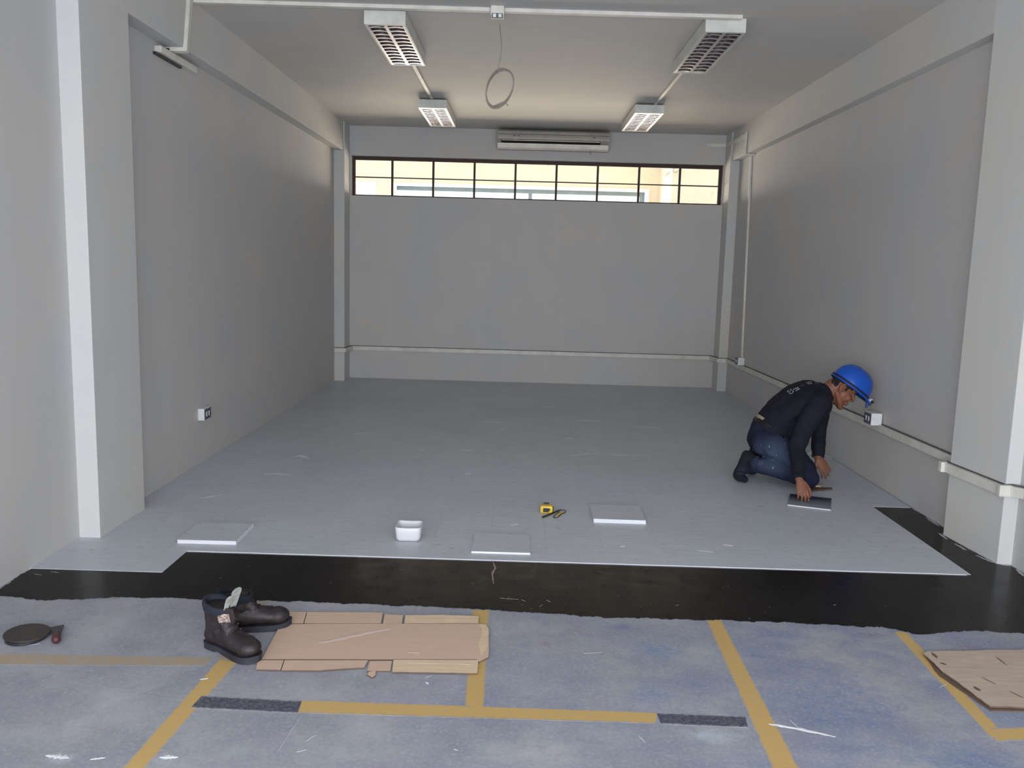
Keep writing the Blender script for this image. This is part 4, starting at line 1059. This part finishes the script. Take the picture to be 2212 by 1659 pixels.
def hand(bm, w, d, n, s, curls, k=1.0, spread=.08, tcurl=.4):
    d, n, s = d.normalized(), n.normalized(), s.normalized()
    kn = w + d * .088 * k
    tube(bm, [P3(w - d * .03, .027 * k, .021 * k), P3(w + d * .01, .028 * k, .020 * k), P3(w + d * .045 * k, .038 * k, .016 * k), P3(kn - d * .006, .040 * k, .013 * k)], side=s, seg=16)
    tips = []
    for i, (off, ln) in enumerate(((.031, .072), (.0105, .081), (-.0105, .075), (-.031, .060))):
        b = kn + s * off * k - d * (.012 if i in (0, 3) else .006) * k
        a = 0; pts = [P3(b - d * .02, .0092 * k)]; p = b
        for j, fr_ in enumerate((.45, .30, .25)):
            a += curls[j]
            dd = (d * math.cos(a) - n * math.sin(a) + s * (off / .031) * spread).normalized()
            pts.append(P3(p, .0094 * k - j * .0006)); p = p + dd * ln * fr_ * k
        pts.append(P3(p, .0072 * k)); tips.append((p, dd))
        tube(bm, pts, side=s, seg=10, sub=2)
    b = w + d * .028 * k + s * .026 * k
    q1 = b + (d * .65 + s * .62 - n * tcurl).normalized() * .040 * k
    q2 = q1 + (d * .85 + s * .2 - n * tcurl * 1.2).normalized() * .032 * k
    q3 = q2 + (d * .9 - s * .02 - n * tcurl * 1.4).normalized() * .024 * k
    tube(bm, [P3(b - d * .01, .014 * k), P3(q1, .0125 * k), P3(q2, .0105 * k), P3(q3, .0085 * k)], side=s, seg=10, sub=2)
    return tips
# head frame
HC = J(1815.5, 835, 6.0); hp = math.radians(-36)
hf = V(math.cos(hp), -.10, math.sin(hp)).normalized(); hl = V(.08, 1, 0); hu = hf.cross(hl).normalized(); hl = hu.cross(hf).normalized()
HM = Matrix.Translation(HC) @ Matrix((hf, hl, hu)).transposed().to_4x4() @ Matrix.Scale(1.13, 4)
def head(bm):
    h = bmesh.new()
    ball(h, (.010, 0, .032), (.080, .074, .086), seg=28)
    ball(h, (.038, 0, -.022), (.056, .060, .078), seg=24)
    ball(h, (.045, 0, .02), (.052, .062, .05))
    tube(h, [(.0, -.042, -.045, .020), (.045, -.036, -.078, .018), (.078, -.012, -.100, .018), (.078, .012, -.100, .018), (.045, .036, -.078, .018), (0, .042, -.045, .020)], seg=12)
    ball(h, (.045, 0, -.075), (.042, .042, .032)); ball(h, (.030, 0, -.045), (.052, .058, .052), seg=20)
    ball(h, (.083, 0, -.103), (.018, .022, .015))
    tube(h, [(.090, 0, .022, .009), (.102, 0, .0, .009), (.113, 0, -.022, .010), (.108, 0, -.031, .009)], seg=12)
    for s in (-1, 1):
        ball(h, (.106, s * .012, -.030), (.011, .009, .008), seg=10)
        ball(h, (.068, s * .038, -.030), (.026, .020, .024), seg=12)
        tube(h, [(.092, s * .008, .028, .008), (.088, s * .030, .032, .008), (.070, s * .052, .026, .008)], seg=8)
        tube(h, [(-.004, s * .078, .022, .010, .007), (-.014, s * .084, .018, .009, .006), (-.016, s * .084, -.006, .009, .006), (-.004, s * .078, -.030, .009, .007)], side=(1, 0, 0), seg=8, sub=3)
        tube(h, [(.002, s * .074, .01, .010, .006), (.0, s * .074, -.02, .010, .006)], side=(1, 0, 0), seg=8)
    ball(h, (.096, 0, -.056), (.012, .024, .006), seg=12); ball(h, (.094, 0, -.068), (.012, .021, .007), seg=12)
    ball(h, (.088, 0, -.060), (.018, .030, .018), seg=12)
    bmesh.ops.transform(h, matrix=HM, verts=h.verts[:])
    tmp = bpy.data.meshes.new('t'); h.to_mesh(tmp); h.free(); bm.from_mesh(tmp); bpy.data.meshes.remove(tmp)
bm = bmesh.new()
tube(bm, sc(spine[1:], .82), side=(0, 1, 0), seg=24)
tube(bm, sc([(1.83, 6.0, .44, .150, .110), (1.79, 6.0, .36, .155, .110), (1.785, 6.0, .32, .155, .110), (1.80, 6.0, .26, .13, .08)], .84), side=(0, 1, 0), seg=24)
tube(bm, sc(arm_n, .74), side=(0, 1, 0)); tube(bm, sc(arm_f, .74), side=(0, 1, 0))
for a, b in ((th_n, ca_n), (th_f, ca_f)): tube(bm, sc(a, .82), side=(0, 1, 0)); tube(bm, sc(b, .74), side=(0, 1, 0))
foot(bm, AN_N, .84); foot(bm, AN_F, .84)
nb = HM @ V(-.035, 0, -.045)
tube(bm, [(2.10, 6.005, .615, .085, .075), (2.165, 6.01, .632, .062, .064), P3(nb, .060, .062), P3(HM @ V(-.015, 0, .01), .060)], side=(0, 1, 0), seg=20)
head(bm)
d_n = (J(1734, 1062, 5.405) - WR_N); tips = hand(bm, WR_N, d_n, V(-.05, -.75, .62), V(1, -.05, .05), (.25, .55, .45), .96, .06, .35)
d_f = (J(1783, 1015, 6.06) - WR_F); hand(bm, WR_F, d_f, V(.15, -.9, .3), V(-.80, -.25, -.5), (.15, .3, .3), 1.0, .12, .3)
def bcut(b):
    for v in b.verts:
        if 1.70 < v.co.x < 1.96 and v.co.z > .24 and v.co.y < 5.90:
            v.co.y += .035 * min(1, (v.co.z - .24) / .04) * min(1, (5.90 - v.co.y) / .03)
body = fuse('body', bm, 'skin', .0037, man, 4, cut=bcut)

# jeans
bm = bmesh.new()
tube(bm, [(1.80, 6.0, .400, .158, .118), (1.785, 6.0, .34, .172, .128), (1.782, 6.0, .285, .175, .130), (1.82, 6.0, .225, .15, .09)], side=(0, 1, 0), seg=28)
ball(bm, (1.755, 5.925, .300), (.108, .095, .110)); ball(bm, (1.765, 6.075, .300), (.108, .095, .110))
for a in (th_n, th_f): tube(bm, a, side=(0, 1, 0), seg=22)
for c_, an in ((ca_n, AN_N), (ca_f, AN_F)):
    tube(bm, c_, side=(0, 1, 0), seg=20)
def jcut(b):
    n = V(.62, 0, .78); p = V(1.755, 6, .412)
    kill = [f for f in b.faces if (f.calc_center_median() - p).dot(n) > 0 and f.calc_center_median().z > .26 and f.calc_center_median().x < 1.84]
    bmesh.ops.delete(b, geom=kill, context='FACES')
    for v in b.verts:
        if v.co.z < zf + .001: v.co.z = zf + .001
jeans = fuse('jeans', bm, 'jeans', .006, man, 5, .006, 16, jcut)
for nm, a, k in (('cuff', AN_N, KN_N), ('cuff', AN_F, KN_F)):
    bm = bmesh.new(); d = (k - a).normalized()
    n = 24; S_ = V(0, 1, 0); S_ = (S_ - d * S_.dot(d)).normalized(); T_ = d.cross(S_); rings = []
    for u, r in ((-.030, .046), (-.034, .060), (.0, .065), (.018, .066), (.020, .058)):
        c0 = a + d * u
        rings.append([bm.verts.new(c0 + (S_ * math.cos(2 * math.pi * i / n) + T_ * math.sin(2 * math.pi * i / n)) * r * (1 + .05 * math.sin(3 * i))) for i in range(n)])
    for q in range(len(rings) - 1):
        for i in range(n): bm.faces.new((rings[q][i], rings[q][(i + 1) % n], rings[q + 1][(i + 1) % n], rings[q + 1][i]))
    obj('cuff', bm, 'jeans', jeans, smooth=True).matrix_parent_inverse = jeans.matrix_world.inverted()

# shirt
bm = bmesh.new()
tube(bm, spine, side=(0, 1, 0), seg=28, caps=True)
tube(bm, [(2.10, 6.005, .618, .10, .10), (2.140, 6.008, .630, .076, .080)], side=(0, 1, 0), seg=20)
tube(bm, arm_n, side=(0, 1, 0), seg=20); tube(bm, arm_f, side=(0, 1, 0), seg=20)
tube(bm, [P3(SH_N, .078), P3(V(2.12, 6.0, .62), .100), P3(SH_F, .078)], side=(0, 0, 1), seg=18)
tube(bm, [(1.745, 6.0, .285, .182, .132), (1.785, 6.0, .345, .182, .138), (1.84, 6.0, .41, .172, .130)], side=(0, 1, 0), seg=24)
tube(bm, [(1.87, 6.0, .285, .178, .095), (1.92, 6.0, .40, .155, .11), (1.99, 6.0, .48, .16, .11), (2.12, 6.03, .55, .15, .10)], side=(0, 1, 0), seg=20)   # the hanging shirt front
def scut(b):
    for n, p in ((V(-.45, 0, -.89), V(1.73, 6, .402)),):
        kill = [f for f in b.faces if (f.calc_center_median() - V(1.765, 6, .352)).dot(V(-.70, 0, -.71)) > 0 and f.calc_center_median().x < 2.05 and f.calc_center_median().y > 5.78]
        bmesh.ops.delete(b, geom=kill, context='FACES')
    for w, e in ((WR_N, EL_N), (WR_F, EL_F)):
        d = (w - e).normalized()
        kill = [f for f in b.faces if (f.calc_center_median() - w).length < .09 and (f.calc_center_median() - (w - d * .006)).dot(d) > 0]
        bmesh.ops.delete(b, geom=kill, context='FACES')
shirt = fuse('shirt', bm, 'shirt', .006, man, 6, .007, 11, scut)
for w_, e_, r_w in ((WR_N, EL_N, .039), (WR_F, EL_F, .042)):
    d = (w_ - e_).normalized(); bm = bmesh.new()
    tube(bm, [P3(w_ - d * .030, r_w + .0015), P3(w_ - d * .015, r_w + .002), P3(w_ - d * .004, r_w + .001)], side=(0, 1, 0), seg=24, sub=3, caps=False)
    q = obj('cuff', bm, 'shirt', shirt, smooth=True); q.matrix_parent_inverse = shirt.matrix_world.inverted()
# belt and the bit of waist above it
def band(name, c, n_, ra, rb, h, mat, thick=.004, parent=man, wav=0.0):
    n_ = n_.normalized(); S_ = V(0, 1, 0); T_ = n_.cross(S_).normalized(); n = 40; rings = []
    bm = bmesh.new()
    for u, q in ((-h / 2, 0), (-h / 2, thick), (h / 2, thick), (h / 2, 0)):
        rings.append([bm.verts.new(c + n_ * u + S_ * (math.cos(2 * math.pi * i / n) * (ra + q)) + T_ * (math.sin(2 * math.pi * i / n) * (rb + q))) for i in range(n)])
    for q in range(4):
        for i in range(n): bm.faces.new((rings[q][i], rings[q][(i + 1) % n], rings[(q + 1) % 4][(i + 1) % n], rings[(q + 1) % 4][i]))
    return obj(name, bm, mat, parent, smooth=False)
bn = V(.55, 0, .83)
band('belt', V(1.795, 6.0, .378), bn, .166, .126, .034, 'belt')
band('waist', V(1.800, 6.0, .405), bn, .120, .1195, .025, 'undershirt')
bm = bmesh.new(); box(bm, 1.690, 1.702, 5.86, 5.872, .36, .415); 
for x, y in ((1.735, 5.862), (1.672, 5.95)):
    bm2_ = bmesh.new(); tube(bm2_, [(x - .012, y, .35, .006, .003), (x, y - .004, .385, .006, .003)], side=(0, 1, 0), seg=8, sub=1)
    obj('belt_loop', bm2_, 'jeans', man, smooth=True)
bm.free()
# socks
for a in (AN_N, AN_F):
    bm = bmesh.new(); foot(bm, a, 1.0)
    def fc(b):
        for v in b.verts:
            if v.co.z < zf + .001: v.co.z = zf + .001
    s_ = fuse('sock', bm, 'sock', .0045, man, 4, .001, 40, fc)
    bv = BVHTree.FromObject(s_, bpy.context.evaluated_depsgraph_get())
    for zz in (a.z - .018, a.z - .032, a.z - .058):
        pts = []
        for k in range(9):
            x = a.x - .125 + .0065 * k; h = bv.ray_cast(V(x, a.y - .3, zz - k * .0005), V(0, 1, 0))
            if h[0]: pts.append((h[0].x, h[0].y - .0004, h[0].z, .0016))
        if len(pts) > 3:
            bm = bmesh.new(); tube(bm, pts, seg=6, sub=1)
            q = obj('stripe', bm, 'sock_stripe', s_); q.matrix_parent_inverse = s_.matrix_world.inverted()
# hair, eyes, brows, nails
bm = bmesh.new(); ball(bm, (.007, 0, .033), (.082, .0765, .087), seg=32)
kill = [v for v in bm.verts if v.co.z < -.030 or (v.co.x > -.030 and v.co.z < .012)]
bmesh.ops.delete(bm, geom=kill, context='VERTS')
ball(bm, (-.060, 0, -.012), (.016, .044, .030), seg=14)
for s in (-1, 1): tube(bm, [(.020, s * .070, .03, .010, .006), (.020, s * .070, -.004, .007, .004)], side=(1, 0, 0), seg=8)
bmesh.ops.transform(bm, matrix=HM, verts=bm.verts[:]); ball(bm, J(1800, 829, 6.0), (.020, .060, .026), seg=24); obj('hair', bm, 'hair', man, smooth=True)
for s in (-1, 1):
    bm = bmesh.new(); ball(bm, (.080, s * .031, .004), (.0125, .0125, .010), seg=14); bmesh.ops.transform(bm, matrix=HM, verts=bm.verts[:]); e = obj('eye', bm, 'eye', man, smooth=True)
    bm = bmesh.new(); ball(bm, (.0895, s * .032, .003), (.0045, .0055, .0055), seg=10); bmesh.ops.transform(bm, matrix=HM, verts=bm.verts[:]); q = obj('iris', bm, 'black', e, smooth=True); q.matrix_parent_inverse = e.matrix_world.inverted()
    bm = bmesh.new(); tube(bm, [(.098, s * .012, .030, .004, .002), (.094, s * .034, .037, .004, .002), (.078, s * .052, .030, .003, .002)], seg=6); bmesh.ops.transform(bm, matrix=HM, verts=bm.verts[:]); obj('eyebrow', bm, 'hair', man, smooth=True)
for (p, dd) in tips[:3]:
    bm = bmesh.new(); ball(bm, p + V(0, -.0065, .003), (.0048, .002, .0065), seg=10); obj('fingernail', bm, 'pale_leather', man, smooth=True)
# hard hat: shell, brim, strap, headlamp
ht = Matrix.Translation(J(1837, 833, 6.0))
ha = math.radians(-35); f2 = V(math.cos(ha), -.06, math.sin(ha)).normalized(); l2 = V(.04, 1, 0); u2 = f2.cross(l2).normalized(); l2 = u2.cross(f2).normalized()
TM = ht @ Matrix((f2, l2, u2)).transposed().to_4x4()
bm = bmesh.new(); n = 48; rings = []
def hat_r(a, fr_=0): return (.142 + (.006 if math.cos(a) > 0 else 0) + fr_ * max(0, math.cos(a)) ** 2, .116)
for k in range(13):
    e = math.radians(90 * k / 12 * .985)
    ce, se = math.cos(e) ** .82, math.sin(e)
    rings.append([bm.verts.new((hat_r(0)[0] * ce * math.cos(2 * math.pi * i / n), .122 * ce * math.sin(2 * math.pi * i / n), 0.140 * se + (.004 if abs(math.sin(2 * math.pi * i / n)) < .16 and k > 2 else 0))) for i in range(n)])
low = [bm.verts.new((hat_r(0)[0] * 1.0 * math.cos(2 * math.pi * i / n), .123 * math.sin(2 * math.pi * i / n), -.010)) for i in range(n)]
rings = [low] + rings
brim = []
for q, z in ((1.0, -.014), (1.055, -.018), (1.06, -.012), (1.0, -.004)):
    brim.append([bm.verts.new((hat_r(0)[0] * q * math.cos(2 * math.pi * i / n) + (.035 * max(0, math.cos(2 * math.pi * i / n)) ** 3 if q > 1 else 0), .123 * q * math.sin(2 * math.pi * i / n), z - (.010 * max(0, math.cos(2 * math.pi * i / n)) ** 3 if q > 1 else 0))) for i in range(n)])
for grp in (rings, brim):
    for a in range(len(grp) - 1):
        for i in range(n): bm.faces.new((grp[a][i], grp[a][(i + 1) % n], grp[a + 1][(i + 1) % n], grp[a + 1][i]))
bm.faces.new(rings[-1])
inn = []
for k in range(6):
    e = math.radians(15 * k); inn.append([bm.verts.new((.132 * math.cos(e) * math.cos(2 * math.pi * i / n), .110 * math.cos(e) * math.sin(2 * math.pi * i / n), -.008 + .14 * math.sin(e))) for i in range(n)])
for a in range(5):
    for i in range(n): bm.faces.new((inn[a][i], inn[a + 1][i], inn[a + 1][(i + 1) % n], inn[a][(i + 1) % n]))
bmesh.ops.transform(bm, matrix=TM, verts=bm.verts[:])
hat = obj('hard_hat', bm, 'helmet', man, smooth=True); hat['label'] = 'blue hard hat with a small headlamp'
def hp_(name, bm, mat):
    bmesh.ops.transform(bm, matrix=TM, verts=bm.verts[:]); o = obj(name, bm, mat, hat, smooth=True); o.matrix_parent_inverse = hat.matrix_world.inverted(); return o
bm = bmesh.new(); rr = []
for q, z in ((1.0, -.020), (1.022, -.018), (1.026, .006), (1.002, .008)):
    rr.append([bm.verts.new((.148 * q * math.cos(2 * math.pi * i / n), .123 * q * math.sin(2 * math.pi * i / n), z)) for i in range(n)])
for a in range(3):
    for i in range(n): bm.faces.new((rr[a][i], rr[a][(i + 1) % n], rr[a + 1][(i + 1) % n], rr[a + 1][i]))
hp_('strap', bm, 'strap_navy')
bm = bmesh.new(); tube(bm, [(.162, -.006, -.012, .020, .017), (.182, -.008, -.022, .019, .016)], side=(0, 1, 0), seg=16, sub=1); hp_('headlamp', bm, 'lamp_blue')
bm = bmesh.new(); tube(bm, [(.165, -.022, -.004, .017), (.168, -.034, -.002, .017)], side=(0, 0, 1), seg=18, sub=1); hp_('lamp_ring', bm, 'lamp_grey')
bm = bmesh.new(); tube(bm, [(.172, -.036, -.004, .0105), (.176, -.052, -.004, .0105)], side=(0, 0, 1), seg=14, sub=1); hp_('lamp_lens', bm, 'black')
bm = bmesh.new(); tube(bm, [(.168, -.010, -.030, .014, .009), (.180, -.010, -.052, .013, .008)], side=(0, 1, 0), seg=12, sub=1); hp_('lamp_bracket', bm, 'lamp_blue')

# white print across the back of the shirt
bv = BVHTree.FromObject(shirt, bpy.context.evaluated_depsgraph_get())
smw = shirt.matrix_world.inverted()
def back_print(txt, px, py, size, stretch=1.0):
    """lay one row of lettering over the shirt: the row runs across the back, its foot towards the waist"""
    p0 = gy(px, py, 5.93); d = (p0 - Vector((0, 0, H)))
    hit = bv.ray_cast(Vector((0, 0, H)), d.normalized())
    if hit[0] is None: return
    c, n_ = hit[0], hit[1]
    n_ = n_.normalized()
    if n_.z < 0: n_ = -n_
    across = Vector((.0, 1, 0)); across = (across - n_ * across.dot(n_)).normalized()
    upw = across.cross(n_).normalized()
    if upw.x < 0: upw = -upw
    cu = bpy.data.curves.new('t', 'FONT'); cu.body = txt; cu.size = size; cu.resolution_u = 2
    ob = bpy.data.objects.new('t', cu); COL.objects.link(ob)
    dg = bpy.context.evaluated_depsgraph_get(); dg.update()
    me = bpy.data.meshes.new_from_object(ob.evaluated_get(dg)); bpy.data.objects.remove(ob)
    b = bmesh.new(); b.from_mesh(me); bpy.data.meshes.remove(me)
    bmesh.ops.triangulate(b, faces=b.faces[:])
    bmesh.ops.subdivide_edges(b, edges=[e for e in b.edges if e.calc_length() > size * .2], cuts=1)
    for v in b.verts:
        q = c + across * (v.co.x * stretch) + upw * v.co.y
        h = bv.ray_cast(q + n_ * .15, -n_)
        v.co = (h[0] + h[1] * (.0022 if h[1].dot(n_) > 0 else -.0022)) if h[0] else q
    o = obj('back_print', b, 'print', shirt); o.matrix_parent_inverse = shirt.matrix_world.inverted()
    return o
back_print('CG', 1709, 853, .048, .8)
back_print('FE', 1719, 846, .048, .8)
back_print('I', 1729, 835, .045, .3)
back_print('KE', 1745, 831, .052, .8)
back_print('I', 1760, 829, .045, .3)
